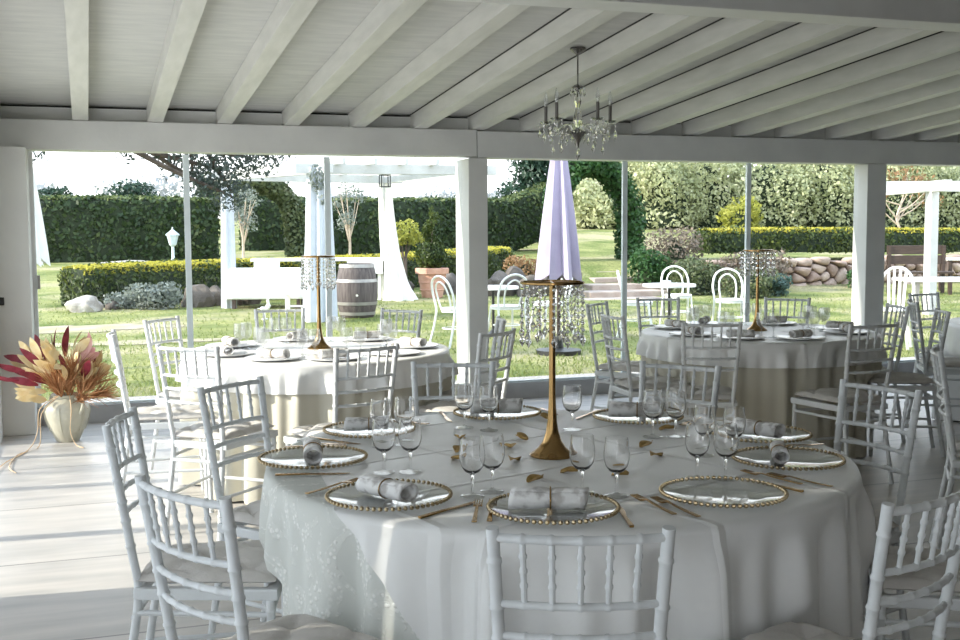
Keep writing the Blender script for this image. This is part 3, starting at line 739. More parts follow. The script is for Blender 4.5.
st0 = make_stand(.15)
place(st0, True, (TC[0]-.014, TC[1]-.012, ZT), .2, 'tall gold crystal-hung stand on the large front table', 'centrepiece', 'gold crystal stands')
place(st0, False, (1.29, 6.65, ZT), .9, 'gold crystal-hung stand on the left rear table before the white drape', 'centrepiece', 'gold crystal stands')
st1 = make_stand(.13, (.112, .07), .0115, (18, 8)); 
place(st1, True, (4.283, 6.68, ZT), .5, 'gold stand with short crystal fringe on the right rear table', 'centrepiece', 'gold crystal stands')

# settings of the rear tables (small in view)
def small_glass():
    prof = [(.001, 0), (.032, 0), (.032, .002), (.005, .008), (.004, .055), (.008, .062), (.026, .076), (.0345, .100), (.034, .12), (.030, .156), (.029, .156), (.033, .118), (.033, .10), (.025, .079), (.001, .066)]
    return MB().lathe(prof, 20).build('wine_glass', M['foot'])
sg0 = small_glass()
pl0 = MB().lathe([(.001, .002), (.10, .002), (.152, .012), (.152, .016), (.10, .007), (.001, .007)], 36).build('dinner_plate', M['china'])
first = [1, 1, 1]
for (c, rad, chs, nm) in ((LC, RL, LEFTC, 'left rear table'), (RC, RR_, RIGHTC, 'right rear table')):
    spots = sorted([(math.atan2(m_[1]-c[1], m_[0]-c[0]), m_) for m_ in chs], key=lambda q: q[0])
    for k, (a, m_) in enumerate(spots):
        who = {0: 'place'}[0]
        vx = c[0] + (rad-.19)*cos(a); vy = c[1] + (rad-.19)*sin(a)
        dep = vx*.325 + vy*.942; lat = vx*.945 - vy*.326
        dc = c[0]*.325 + c[1]*.942; lc = c[0]*.945 - c[1]*.326
        dr_, lr_ = dep - dc, lat - lc; an = math.degrees(math.atan2(dr_, lr_)) % 360
        sector = ['right side', 'far right side', 'far side', 'far left side', 'left side', 'near left side', 'near side', 'near right side'][int(((an + 22.5) % 360)//45)]
        taken = globals().setdefault('TAKEN', set())
        if (nm, sector) in taken: sector = 'outer ' + sector
        taken.add((nm, sector))
        place(pl0, first[0], (vx, vy, ZT-.0015), 0, 'white plate on the %s of the %s' % (sector, nm), 'plate', 'plates on the rear tables'); first[0] = 0
        o = place(nap0, False, (vx, vy, ZT+.0062), R(k*53), 'rolled napkin on the %s of the %s' % (sector, nm), 'napkin', 'rolled napkins on the rear tables')
        for q, da in enumerate((.24, .40)):
            rr = rad*.56 + .03*q; x, y = c[0] + rr*cos(a+da), c[1] + rr*sin(a+da)
            place(sg0, first[1], (x, y, ZT+.0005), 0, 'clear glass, %s of pair, %s of the %s' % ('first' if q == 0 else 'second', sector, nm), 'glass', 'stemmed glasses on the rear tables'); first[1] = 0

# ------------------------------------------------------------------ chandelier
def chandelier():
    X, Y = 2.95, 6.66; zt = rz_(Y) + .125
    c = empty('crystal_chandelier', (X, Y, zt), 0, 'small crystal candle chandelier hanging under the white rafters', 'chandelier')
    MB().lathe([(.001, 0), (.048, 0), (.05, -.012), (.03, -.03), (.012, -.045), (.001, -.046)], 20).build('ceiling_rose', M['chrome'], c)
    MB().tube([(0, 0, -.045), (0, 0, -.30)], .005, 8).build('rod', M['chrome'], c)
    MB().lathe([(.001, -.225), (.02, -.23), (.04, -.245), (.03, -.255), (.008, -.26), (.001, -.26)], 16).build('crown', M['chrome'], c)
    MB().lathe([(.004, -.26), (.016, -.29), (.024, -.33), (.014, -.37), (.022, -.41), (.03, -.45), (.015, -.49), (.008, -.50)], 14).build('glass_column', M['crystal'], c, smooth=False)
    MB().lathe([(.008, -.50), (.05, -.52), (.055, -.535), (.03, -.56), (.012, -.59), (.008, -.62), (.001, -.625)], 16).build('hub', M['chrome'], c)
    zc = -.455
    for k in range(5):
        a = R(12+72*k) - R(19); ux, uy = cos(a), sin(a)
        P = smoothpath([(ux*r, uy*r, z) for r, z in ((.02, -.52), (.07, -.475), (.12, -.50), (.165, -.54), (.20, -.53), (.213, -.49), (.213, -.462))], 4)
        arm = MB().tube(P, .0055, 8).build('arm', M['crystal'], c)
        MB().lathe([(.001, zc-.012), (.018, zc-.012), (.042, zc+.004), (.040, zc+.006), (.016, zc-.006), (.001, zc-.006)], 14, (ux*.213, uy*.213, 0)).build('drip_pan', M['crystal'], arm)
        MB().lathe([(.001, zc-.005), (.011, zc-.005), (.0105, zc+.10), (.001, zc+.10)], 10, (ux*.213, uy*.213, 0)).build('candle_sleeve', M['candle'], arm)
        MB().lathe([(.008, zc+.10), (.0145, zc+.125), (.012, zc+.155), (.004, zc+.185), (.001, zc+.19)], 10, (ux*.213, uy*.213, 0)).build('bulb', M['bulb'], arm)
        for q in range(5):
            b = a + 2*PI*q/5 + .3; r0 = .040; x, y = ux*.213 + r0*cos(b), uy*.213 + r0*sin(b)
            g = MB(); g.gem((x, y, zc-.01), .006, .008, 5); z = zc - .03
            for _ in range(1 + q % 3): g.gem((x, y, z), .006, .009, 5); z -= .022
            g.gem((x, y, z-.022), .0125, .030, 6); g.build('crystal_drop', M['crystal'], arm, smooth=False)
        for r, z0 in ((.115, -.505), (.165, -.55)):
            g = MB(); z = z0 - .015
            for _ in range(2): g.gem((ux*r, uy*r, z), .006, .009, 5); z -= .022
            g.gem((ux*r, uy*r, z-.024), .0125, .030, 6); g.build('crystal_drop', M['crystal'], arm, smooth=False)
        # swag of beads to the next arm
        a2 = a + R(72); g = MB()
        for q in range(13):
            t = q/12; x = (ux*(1-t) + cos(a2)*t)*.2; y = (uy*(1-t) + sin(a2)*t)*.2; g.bead((x, y, zc-.02-.06*sin(PI*t)), .0055, 5)
        g.build('bead_swag', M['crystal'], c, smooth=False)
    for k in range(8):
        a = 2*PI*k/8; g = MB(); g.gem((.045*cos(a), .045*sin(a), -.26), .006, .01, 5); g.gem((.045*cos(a), .045*sin(a), -.285), .009, .02, 6); g.build('crystal_drop', M['crystal'], c, smooth=False)
    g = MB(); g.gem((0, 0, -.665), .018, .035, 6); g.build('crystal_drop', M['crystal'], c, smooth=False)
chandelier()

# ------------------------------------------------------------------ vase and dried flowers
VX, VY = -.15, 8.33
v = MB().lathe([(.001, .0), (.072, 0), (.08, .012), (.112, .08), (.142, .16), (.152, .215), (.143, .25), (.105, .285), (.085, .305), (.100, .325), (.092, .328), (.075, .305), (.085, .285), (.001, .26)], 32).build('amphora_vase', M['vase'])
v.location = (VX, VY, 0); tag(v, 'cream ceramic amphora vase with ear handles on the floor beside the corner pillar', 'vase')
for s in (0, 1.1, 2.2, 3.3, 4.4, 5.5):
    MB().tube([(r*cos(s), r*sin(s), z) for r, z in ((.112, .075), (.142, .15), (.154, .215), (.145, .25))], .0035, 6).build('rib', M['vase'], v)
for s in (R(-55), R(125)):
    c, sn = cos(s), sin(s)
    P = smoothpath([(c*r, sn*r, z) for r, z in ((.10, .305), (.160, .310), (.185, .265), (.150, .205))], 5)
    MB().tube(P, .012, 8).build('handle', M['vase'], v)
bq = empty('dried_bouquet', (VX, VY, 0), 0, 'dried bouquet of burgundy, cream and brown leaves standing in the cream vase', 'flowers')
def leaf_mesh(name, ln, wd, m, curl=.25):
    V = []; F = []; n_ = 8
    for j in range(n_+1):
        t = j/n_; wv = wd*sin(PI*min(1, .04+.96*t))**.75
        for i in range(3): s = i-1; V.append((s*wv, -curl*ln*t*t + .15*wv*s*s, ln*t))
    for j in range(n_):
        for i in range(2): a = j*3+i; F.append((a, a+1, a+4, a+3))
    me = bpy.data.meshes.new(name); me.from_pydata(V, [], F); me.materials.append(m); me.shade_smooth(); return me
LM = {k: leaf_mesh(k, *a) for k, a in {'burgundy_leaf': (.19, .025, M['burgundy']), 'cream_leaf': (.14, .027, M['dryleaf']), 'pink_leaf': (.13, .034, M['pinkleaf'])}.items()}
def bleaf(kind, base, az, tilt, sc=1):
    o = bpy.data.objects.new(kind, LM[kind]); link(o); adopt(o, bq)
    o.location = base; o.rotation_euler = (Matrix.Rotation(az, 3, 'Z') @ Matrix.Rotation(tilt, 3, 'Y') @ Matrix.Rotation(rnd.uniform(-1, 1), 3, 'Z')).to_euler(); o.scale = (sc,)*3
# azimuth 0 = +X (image right), pi = image left
for az, h, r, tl in ((3.0, .52, .20, 75), (3.2, .56, .26, 80), (2.9, .60, .22, 70), (3.25, .50, .30, 85), (2.7, .62, .13, 30), (2.4, .64, .08, 15), (1.6, .64, .06, 8), (3.5, .58, .15, 45), (3.9, .48, .16, 60), (.6, .50, .12, 40), (4.7, .52, .12, 30), (5.4, .50, .14, 45), (2.2, .52, .12, 50), (3.3, .46, .18, 70)):
    bleaf('burgundy_leaf', (r*cos(az), r*sin(az), h-.06), az, R(tl), 1.0 + .2*rnd.random())
for k in range(58):
    az = rnd.choice([2.6, 3.1, 3.5, 4.2, 4.8, 5.4, 0.2, 1.2]) + rnd.uniform(-.3, .3); r = rnd.uniform(.05, .22); bleaf('cream_leaf', (r*cos(az), r*sin(az), rnd.uniform(.40, .62)), az, R(rnd.uniform(20, 85)), rnd.uniform(.8, 1.25))
for k in range(7): az = 3.6 + rnd.uniform(-.5, .5); bleaf('cream_leaf', (.2*cos(az), .2*sin(az), rnd.uniform(.30, .40)), az, R(rnd.uniform(70, 110)), 1)
for k in range(8): az = rnd.uniform(-.5, 1.2); r = rnd.uniform(.05, .18); bleaf('pink_leaf', (r*cos(az), r*sin(az), rnd.uniform(.42, .60)), az, R(rnd.uniform(10, 60)), rnd.uniform(.8, 1.3))
pm = []
for q in range(3):
    b = MB()
    for k in range(60):
        a = rnd.uniform(0, 2*PI); s = rnd.uniform(.02, .11); ln = rnd.uniform(.09, .21); b.tube([(0, 0, .0), (s*.4*cos(a), s*.4*sin(a), ln*.6), (s*cos(a), s*sin(a), ln)], [.0022, .002, .0008], 4, cap=False)
    pm.append(b.build('brown_plume', M['brown'], bq))
for k, (az, r, z, tl) in enumerate(((4.9, .08, .33, 20), (5.5, .11, .33, 35), (6.1, .12, .34, 45), (3.9, .08, .33, 20), (4.4, .10, .32, 30), (5.9, .16, .30, 70), (5.2, .16, .29, 60), (.5, .1, .36, 30), (2.9, .07, .35, 20), (4.6, .05, .38, 5), (5.3, .07, .42, 15))):
    o = pm[k] if k < 3 else pm[k % 3].copy()
    if k >= 3: link(o); adopt(o, bq)
    o.location = (r*cos(az), r*sin(az), z); o.scale = (1.25, 1.25, 1.2); o.rotation_euler = (Matrix.Rotation(az, 3, 'Z') @ Matrix.Rotation(R(tl), 3, 'Y')).to_euler()
b = MB()
for k in range(14):
    a = rnd.uniform(0, 2*PI); b.tube([(.02*cos(a), .02*sin(a), .27), (.05*cos(a), .05*sin(a), .34), (.1*cos(a), .1*sin(a), .45)], .004, 5)
b.build('stem', M['brown'], bq)
for q, pts in enumerate(([(-.06, -.1, .33), (-.17, -.13, .25), (-.19, -.14, .10), (-.24, -.3, .012), (-.36, -.7, .01), (-.40, -1.0, .012)], [(-.05, -.11, .33), (-.16, -.16, .22), (-.18, -.2, .012), (-.3, -.45, .008), (-.33, -.85, .01), (-.28, -1.05, .01)],
                         [(.02, -.1, .33), (.03, -.165, .24), (.02, -.175, .1), (.05, -.2, .01), (.1, -.35, .008)])):
    MB().tube(smoothpath(pts, 6), .0032, 6).build('straw_strand', M['straw'], bq)
# garden below
rng = np.random.default_rng(11)
def sstep(a, b, x): t = min(1, max(0, (x-a)/(b-a))); return t*t*(3-2*t)
def low(y): return 0 if y < 16 else .016*(y-16)
def high(y): return low(min(y, 20)) + .62*sstep(20.3, 23.2, y) + .62*sstep(23, 34, y) + max(0, y-34)*.02
def gz(x, y):
    t = sstep(.40, .435, x/max(y, 1)) if y > 19 else 0
    return low(y)*(1-t) + high(y)*t
def leaf_quads(P, Nrm, size, aspect=.55, flat=.5):
    """one bent rhombus leaf at every point, its face near the given normal"""
    n = len(P); Nrm = Nrm + flat*rng.normal(size=(n, 3)); Nrm /= np.linalg.norm(Nrm, axis=1)[:, None] + 1e-9
    t = rng.normal(size=(n, 3)); t -= Nrm*(t*Nrm).sum(1)[:, None]; t /= np.linalg.norm(t, axis=1)[:, None] + 1e-9
    b = np.cross(Nrm, t); s = (size*rng.uniform(.6, 1.3, n))[:, None]
    V = np.stack([P - t*s*.5, P + b*s*aspect*.5 + Nrm*s*.08, P + t*s*.5, P - b*s*aspect*.5 + Nrm*s*.08], 1).reshape(-1, 3)
    return V, np.arange(4*n).reshape(n, 4)
def tagged(o, label, cat, group=None): return tag(o, label, cat, group)
def hedge(name, path, width, height, m, nleaf, size, label, group=None, zoff=0, wob=.06, core=M['core'], lit_top=None):
    """clipped hedge along a path on the ground"""
    P = [Vector((p[0], p[1], 0)) for p in path]; n = len(P); V = []; F = []
    sec = [(-.5, 0), (-.52, .35), (-.5, .8), (-.44, .96), (-.2, 1), (.2, 1), (.44, .96), (.5, .8), (.52, .35), (.5, 0)]
    rows = []
    for i, p in enumerate(P):
        d = (P[min(i+1, n-1)] - P[max(i-1, 0)]).normalized(); s = Vector((d.y, -d.x, 0)); z0 = gz(p.x, p.y) + zoff
        e = 1
        if i in (0, n-1): e = .8
        rows.append([(p.x + s.x*a*width*e, p.y + s.y*a*width*e, z0 + h*height*(1 if e == 1 else .97)) for a, h in sec])
    A = np.array(rows); k = len(sec)
    V = [tuple(q) for q in A.reshape(-1, 3)]
    F = [(i*k+j, i*k+j+1, (i+1)*k+j+1, (i+1)*k+j) for i in range(n-1) for j in range(k-1)] + [tuple(range(k))[::-1], tuple((n-1)*k+j for j in range(k))]
    # leaf positions on the surface
    quads = [(A[i, j], A[i, j+1], A[i+1, j+1], A[i+1, j]) for i in range(n-1) for j in range(k-1)]
    for row, sg in ((A[0], 1), (A[-1], -1)):
        for j in range(k//2): quads.append((row[j], row[j+1], row[k-2-j], row[k-1-j]) if sg > 0 else (row[k-1-j], row[k-2-j], row[j+1], row[j]))
    Q = np.array(quads); nr = np.cross(Q[:, 1]-Q[:, 0], Q[:, 3]-Q[:, 0]); ar = np.linalg.norm(nr, axis=1) + 1e-9; nr /= ar[:, None]
    cen = A.reshape(-1, 3).mean(0); 
    idx = rng.choice(len(Q), nleaf, p=ar/ar.sum()); u, v = rng.random((2, nleaf, 1))
    q = Q[idx]; pts = (q[:, 0]*(1-u)*(1-v) + q[:, 1]*u*(1-v) + q[:, 2]*u*v + q[:, 3]*(1-u)*v)
    mid = np.array([[(P[0].x), P[0].y, 0]]); nn = nr[idx]
    # outward check against the path centre line
    pc = np.array([[p.x, p.y] for p in P]); dd = np.linalg.norm(pts[:, None, :2] - pc[None], axis=2).argmin(1)
    zc = np.array([gz(p.x, p.y) + zoff + height*.5 for p in P])
    outv = pts - np.concatenate([pc[dd], zc[dd][:, None]], 1); fl = (outv*nn).sum(1) < 0; nn[fl] *= -1
    wv = np.array([noise.noise(Vector((a*2.2, b_*2.2, c_*2.2))) for a, b_, c_ in pts])
    pts = pts + nn*(wob*wv + .3*size*rng.normal(size=nleaf))[:, None]
    LV, LF = leaf_quads(pts, nn, size)
    o = np_mesh(name, LV, LF, m)
    b = MB(); b.v = V; b.f = F; cb = b.build('hedge_body', core, o)
    if lit_top:
        tm, frac = lit_top; top = [q_ for q_ in range(len(quads)) if abs(nr[q_][2]) > .28]
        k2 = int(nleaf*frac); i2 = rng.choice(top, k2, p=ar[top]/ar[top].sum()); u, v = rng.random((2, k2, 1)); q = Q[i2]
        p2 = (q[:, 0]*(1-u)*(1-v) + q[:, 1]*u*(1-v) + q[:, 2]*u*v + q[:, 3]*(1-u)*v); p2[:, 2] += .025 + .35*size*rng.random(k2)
        LV, LF = leaf_quads(p2, np.tile([0, 0, 1.0], (k2, 1)), size*.8, .55, .9); np_mesh('sunlit_top', LV, LF, tm, o)  # extra leaves carrying the painted sunlight along the top
    return tagged(o, label, 'hedge', group)
def blob_leaves(name, blobs, m, nleaf, size, parent=None, aspect=.55, hollow=.55, flat=.7):
    """leaves over a union of ellipsoids (cx, cy, cz, rx, ry, rz)"""
    B = np.array(blobs, float); vol = B[:, 3]*B[:, 4] + B[:, 4]*B[:, 5] + B[:, 3]*B[:, 5]
    idx = rng.choice(len(B), nleaf, p=vol/vol.sum()); d = rng.normal(size=(nleaf, 3)); d /= np.linalg.norm(d, axis=1)[:, None]
    rr = (hollow + (1-hollow)*rng.random(nleaf)**.5)[:, None]
    c = B[idx]; lump = np.array([noise.noise(Vector(q)) for q in (d*2.3 + c[:, :3]*.7)])[:, None]
    pts = c[:, :3] + d*c[:, 3:]*rr*(1+.25*lump)
    LV, LF = leaf_quads(pts, d, size, aspect, flat)
    return np_mesh(name, LV, LF, m, parent)
def bush(name, x, y, rx, ry, h, m, nleaf, size, label, group=None, n=6, cat='bush', core=True):
    z = gz(x, y); bl = [(x, y, z+h*.45, rx*.8, ry*.8, h*.5), (x, y, z+h*.12, rx*.85, ry*.85, h*.2)]
    for k in range(n):
        a = 2*PI*k/n + rnd.random(); bl.append((x + rx*.5*cos(a), y + ry*.5*sin(a), z + h*rnd.uniform(.3, .7), rx*rnd.uniform(.4, .6), ry*rnd.uniform(.4, .6), h*rnd.uniform(.25, .35)))
    o = blob_leaves(name, bl, m, nleaf, size)
    if core:
        c = MB().lathe([(.001, .0), (min(rx, ry)*.55, .02*h), (min(rx, ry)*.55, .35*h), (min(rx, ry)*.3, .6*h), (.001, .7*h)], 12, (x, y, z)).build('twig_core', M['core'], o)
    return tagged(o, label, cat, group)
def tree(name, x, y, blobs, m, nleaf, size, trunk, label, group=None, tm=None, z0=None, limbs=6, cat='tree', aspect=.5, hollow=.3):
    z0 = gz(x, y) if z0 is None else z0
    t = empty(name, (x, y, z0), 0, label, cat, group)
    B = [(b[0], b[1], b[2], b[3], b[4], b[5]) for b in blobs]
    blob_leaves('crown', B, m, nleaf, size, t, aspect, hollow)
    b = MB(); P = smoothpath([(0, 0, -.1)] + trunk, 4); n = len(P); r0 = max(.05, trunk[-1][2]*.035)
    b.tube(P, [r0*(1-.55*i/(n-1)) for i in range(n)], 8); top = P[-1]; f0 = P[int(n*.6)]
    for k in range(limbs):
        q = B[k % len(B)]; s = P[int(n*(.5 + .45*k/max(1, limbs)))]
        e_ = Vector((q[0] + q[3]*rnd.uniform(-.5, .5), q[1] + q[4]*rnd.uniform(-.5, .5), q[2] + q[5]*rnd.uniform(-.3, .6))); mid = s.lerp(e_, .5) + Vector((0, 0, -.06*(e_-s).length))
        b.tube(smoothpath([s, mid, e_], 4), [r0*.45*(1-.7*i/8) for i in range(9)], 6)
    b.build('trunk', tm or M['bark'], t)
    return t
def rock(x, y, sx, sy, sz, m, label, seed, group=None, z=None):
    bm = bmesh.new(); bmesh.ops.create_icosphere(bm, subdivisions=3, radius=1); zz = gz(x, y) if z is None else z
    for v in bm.verts:
        d = 1 + .32*noise.noise(v.co*1.3 + Vector((seed*3.1, seed, 0))) + .12*noise.noise(v.co*4 + Vector((seed, 0, seed)))
        v.co = Vector((v.co.x*sx*d, v.co.y*sy*d, max(v.co.z*sz*d, -.35*sz)))
    me = bpy.data.meshes.new('garden_rock'); bm.to_mesh(me); bm.free(); me.materials.append(m); me.shade_smooth()
    try: me.set_sharp_from_angle(angle=R(30))
    except Exception: pass
    o = bpy.data.objects.new('garden_rock', me); link(o); o.location = (x, y, zz + sz*.3)
    return tag(o, label, 'rock', group)

# ------------------------------------------------------------------ ground
ys = np.concatenate([np.arange(9.4, 30, .5), np.arange(30, 60, 1.5), np.arange(60, 200, 10)])
us = np.concatenate([np.arange(-1.2, -.1, .1), np.arange(-.1, .36, .03), np.arange(.36, .48, .006), np.arange(.48, 1.0, .04), np.arange(1.0, 2.4, .2)])
V = [(u*y if y > 12 else u*12 - (0), y, gz(u*y, y)) for y in ys for u in us]; k = len(us)
F = [(j*k+i, j*k+i+1, (j+1)*k+i+1, (j+1)*k+i) for j in range(len(ys)-1) for i in range(k-1)]
struct(np_mesh('lawn', V, F, M['lawn'], smooth=True))
# worn earth patches
def patch(name, pts, m, lift=.006):
    P = [(x, y, gz(x, y)+lift) for x, y in pts]; b = MB(); b.add(P, [tuple(range(len(P)))]); return struct(b.build(name, m, smooth=False))
def blobpts(cx, cy, rx, ry, seed, n=160):
    out = []
    for k in range(n):
        a = 2*PI*k/n; f = 1 + .35*noise.noise(Vector((2*cos(a), 2*sin(a), seed))) + .30*noise.noise(Vector((9*cos(a), 9*sin(a), seed)))
        out.append((cx + rx*cos(a)*f, cy + ry*sin(a)*f))
    return out
patch('path', blobpts(-1.6, 17.3, 2.9, .55, 1), M['path'])
patch('path', blobpts(.2, 15.2, 1.7, .28, 2), M['path'], .007)
# grass blades
nb = 42000
yy = 9.45 + (24-9.45)*rng.random(nb)**1.5; uu = rng.uniform(-.09, .98, nb); xx = uu*yy
keep = ~((xx < 1.0) & (yy > 16.8) & (yy < 17.9)) & ~((xx/yy > .40) & (yy > 19.3)); xx, yy = xx[keep], yy[keep]
cl = np.array([noise.noise(Vector((a*.5, b*.5, 0))) for a, b in zip(xx, yy)]); kp = rng.random(len(xx)) < .62 + .7*cl; xx, yy = xx[kp], yy[kp]
zz = np.array([gz(a, b) for a, b in zip(xx, yy)]); hb = rng.uniform(.02, .055, len(xx)); an = rng.uniform(0, 2*PI, len(xx)); wd = rng.uniform(.006, .014, len(xx))
le = rng.normal(0, .022, (len(xx), 2))
A = np.stack([xx-wd*np.cos(an), yy-wd*np.sin(an), zz-.005], 1); B_ = np.stack([xx+wd*np.cos(an), yy+wd*np.sin(an), zz-.005], 1); C_ = np.stack([xx+le[:, 0], yy+le[:, 1], zz+hb], 1)
g = np_mesh('grass', np.stack([A, B_, C_], 1).reshape(-1, 3), np.arange(3*len(xx)).reshape(-1, 3), M['blade'])
tag(g, 'short green grass blades growing on the lawn beyond the glazing', 'grass', kind='stuff')

# ------------------------------------------------------------------ hedges
hedge('hedge', [(-.22, 21.25), (.6, 21.65), (1.6, 22.1), (2.6, 22.6), (4.2, 23.0), (6.2, 24.2), (8.3, 26.2), (9.8, 27.9), (10.3, 28.5)], 1.1, .68, M['boxwood'], 28000, .085, 'low clipped boxwood hedge curving along the lawn, its top sunlit yellow-green', lit_top=(M['sunlit_top'], .55))
hedge('hedge', [(-6, 39.5), (-3, 39.5), (0, 39.6), (2.0, 39.7), (4.2, 39.8)], 1.4, 2.02, M['hedge'], 14000, .19, 'tall dark clipped hedge at the left behind the lantern', lit_top=(M['sunlit_edge'], .18))
hedge('hedge', [(7.4, 40.0), (10.3, 40.7), (13, 42.0), (16, 43.6), (19.5, 44.6), (24, 46)], 1.4, 2.0, M['hedge'], 15500, .19, 'tall dark clipped hedge behind the topiary pot and the umbrella', lit_top=(M['sunlit_edge'], .18))
hedge('hedge', [(6.2, 47.5), (9, 48), (11.5, 48.5)], 1.4, 2.1, M['hedge'], 5000, .2, 'short far dark hedge seen through the leafy archway by the gazebo')
# trimmed leafy arch in the tall hedge (left garden)
def arch(name, pts, rad, m, nleaf, size, label, ymul=1):
    P = smoothpath(pts, 8); b = MB(); b.tube(P, rad*.72, 9); bl = [(p.x, p.y, p.z, rad, rad*ymul, rad) for p in P]
    o = blob_leaves(name, bl, m, nleaf, size, None, .6, .75, .7); b.build('arch_core', M['core'], o); return tag(o, label, 'arch')
zz0 = gz(8.9, 39.5)
arch('ivy_arch', [(4.5, 39.2, zz0+2.0), (5.0, 39.2, zz0+2.45), (5.8, 39.3, zz0+2.5), (6.5, 39.4, zz0+2.15), (6.8, 39.4, zz0+1.4), (6.85, 39.4, zz0+.1)], .36, M['ground_shrub'], 5000, .17, 'far trimmed leafy archway beside the gazebo, pale leaves on its right leg')
za = gz(10.8, 23.4)
arch('ivy_arch', [(10.0, 23.6, za-.1), (9.95, 23.6, za+1.0), (10.05, 23.6, za+1.65), (10.45, 23.6, za+2.1), (10.95, 23.6, za+2.12), (11.4, 23.6, za+1.8), (11.72, 23.6, za+1.1), (11.75, 23.6, za+.4), (11.7, 23.5, za-.1)], .30, M['ivy'], 9000, .11, 'dense dark ivy archway over the garden steps beside the umbrella', 1.6)
hedge('hedge', [(13.05, 22.6), (15, 22.6), (17.5, 22.5), (20, 22.4), (24, 22.2)], .9, .50, M['boxwood'], 16000, .095, 'low clipped hedge running along the top of the granite wall', zoff=.22, lit_top=(M['sunlit_top'], .42))
# grey green shrub bank beyond
k = 0
for x, y, rx, h, mm, lab in ((17.0, 36, 1.6, 2.0, 'shrub', 'pale grey-green shrub seen through the ivy arch'), (18.6, 35, 1.7, 3.0, 'shrub', 'tall grey-green shrub just right of the ivy arch'),
                        (20.6, 35.5, 1.9, 3.3, 'shrub', 'tall grey-green shrub second from the ivy arch'), (22.8, 35, 1.9, 3.3, 'shrub', 'tall grey-green shrub behind the yellow bush'),
                        (25.0, 35, 2.0, 3.4, 'shrub', 'tall grey-green shrub right of the yellow bush'), (27.2, 34.5, 2.0, 3.3, 'shrub', 'rounded grey-green shrub left of the right pillar'), (29.4, 34.5, 1.8, 3.0, 'shrub', 'grey-green shrub beside the right pillar'),
                        (17.6, 38.6, 1.5, 2.6, 'rust', 'rusty pale shrub glimpsed through the ivy arch'), (31.6, 34, 1.8, 2.0, 'shrub', 'grey-green shrub behind the right pergola post')):
    bush('shrub', x, y, rx, rx, h, M[mm], 8500, .16, lab, 'tall shrubs on the bank', n=9)
bush('shrub', 19.75, 31.8, .75, .65, 1.1, M['yellow'], 1300, .14, 'bright yellow bush standing before the grey-green shrubs', n=6)
for x, y, sc_, lab in ((20.0, 44, 1.0, 'rust-coloured tree behind the shrubs near the ivy arch'), (25.5, 45, 1.15, 'rust-coloured tree behind the middle of the shrub bank'), (32, 46, 1.2, 'rust-coloured tree behind the right pillar'), (38, 44, 1.2, 'rust-coloured tree at the far right behind the pergola'), (43, 48, 1.3, 'rust-coloured tree farthest right behind the pergola')):
    tree('tree', x, y, [(rnd.uniform(-1.8, 1.8), rnd.uniform(-1, 1), rnd.uniform(2.2, 4.6)*sc_, 1.5*sc_, 1.3*sc_, 1.1*sc_) for _ in range(7)], M['rust'], 4200, .24, [(0, 0, 1), (.1, 0, 2.5*sc_)], lab, 'rusty trees beyond the shrubs')
x, y = 21.3, 26.2
tree('tree', x, y, [(-.7, .2, 1.5, .6, .5, .3), (.6, -.1, 1.7, .6, .5, .35), (0, 0, 2.0, .8, .6, .35), (1.1, .1, 1.3, .45, .4, .3)], M['rust'], 420, .12, [(.05, 0, .4), (-.1, 0, .8), (.05, 0, 1.25)], 'pale-barked bare tree just right of the right pillar', tm=M['palebark'], limbs=10, hollow=.1)
# trees at the left
tree('tree', -7.5, 7.2, [(rnd.uniform(-1.4, 1.4), rnd.uniform(-2.6, 2.4), rnd.uniform(2.6, 4.6), 1.0, 1.0, .7) for _ in range(9)], M['olive'], 1500, .13, [(0, 0, 1.2), (.1, 0, 2.6)], 'olive tree added out of view beyond the side windows to dapple the floor', hollow=.1, aspect=.4)  # unseen tree, added to break up the sun on the floor
OB = [(.35, .3, 2.30, .30, .3, .22), (1.5, 1.0, 2.42, .35, .4, .22), (2.05, 1.2, 2.30, .38, .4, .30), (2.5, 1.2, 2.20, .42, .4, .34), (2.9, 1.2, 2.32, .35, .4, .30), (3.2, 1.2, 2.42, .3, .3, .2), (2.55, 1.2, 1.88, .28, .3, .25), (2.25, 1.2, 2.0, .25, .3, .2), (2.0, .9, 3.2, 1.3, 1.0, .5), (.0, .4, 3.1, .9, .8, .45)]
tree('olive_tree', -.95, 12.6, OB, M['olive'], 11000, .066, [(.05, 0, 1.0), (-.08, .1, 2.2), (.2, .3, 3.0), (1.3, .8, 3.35), (2.3, 1.1, 3.3)], 'dark olive branches hanging below the beam at the upper left', limbs=18, aspect=.38, hollow=.1)
for x, y, s, c, lab in ((11.6, 43, 1, 'grey_plant', 'young silvery tree left of the tied white drape'), ):
    pass
for x, y, h, lab in ((4.05, 31.5, 2.3, 'young pale twiggy tree between the left pergola post and the tied drape'), (7.0, 31.5, 2.35, 'young pale twiggy tree between the tied drape and the cream drape')):
    tree('young_tree', x, y, [(rnd.uniform(-.32, .32), rnd.uniform(-.3, .3), h*rnd.uniform(.55, .95), .26, .25, .26) for _ in range(8)], M['grey_plant'], 750, .085, [(.02, 0, h*.3), (0, 0, h*.55)], lab, tm=M['palebark'], limbs=10, hollow=.1)
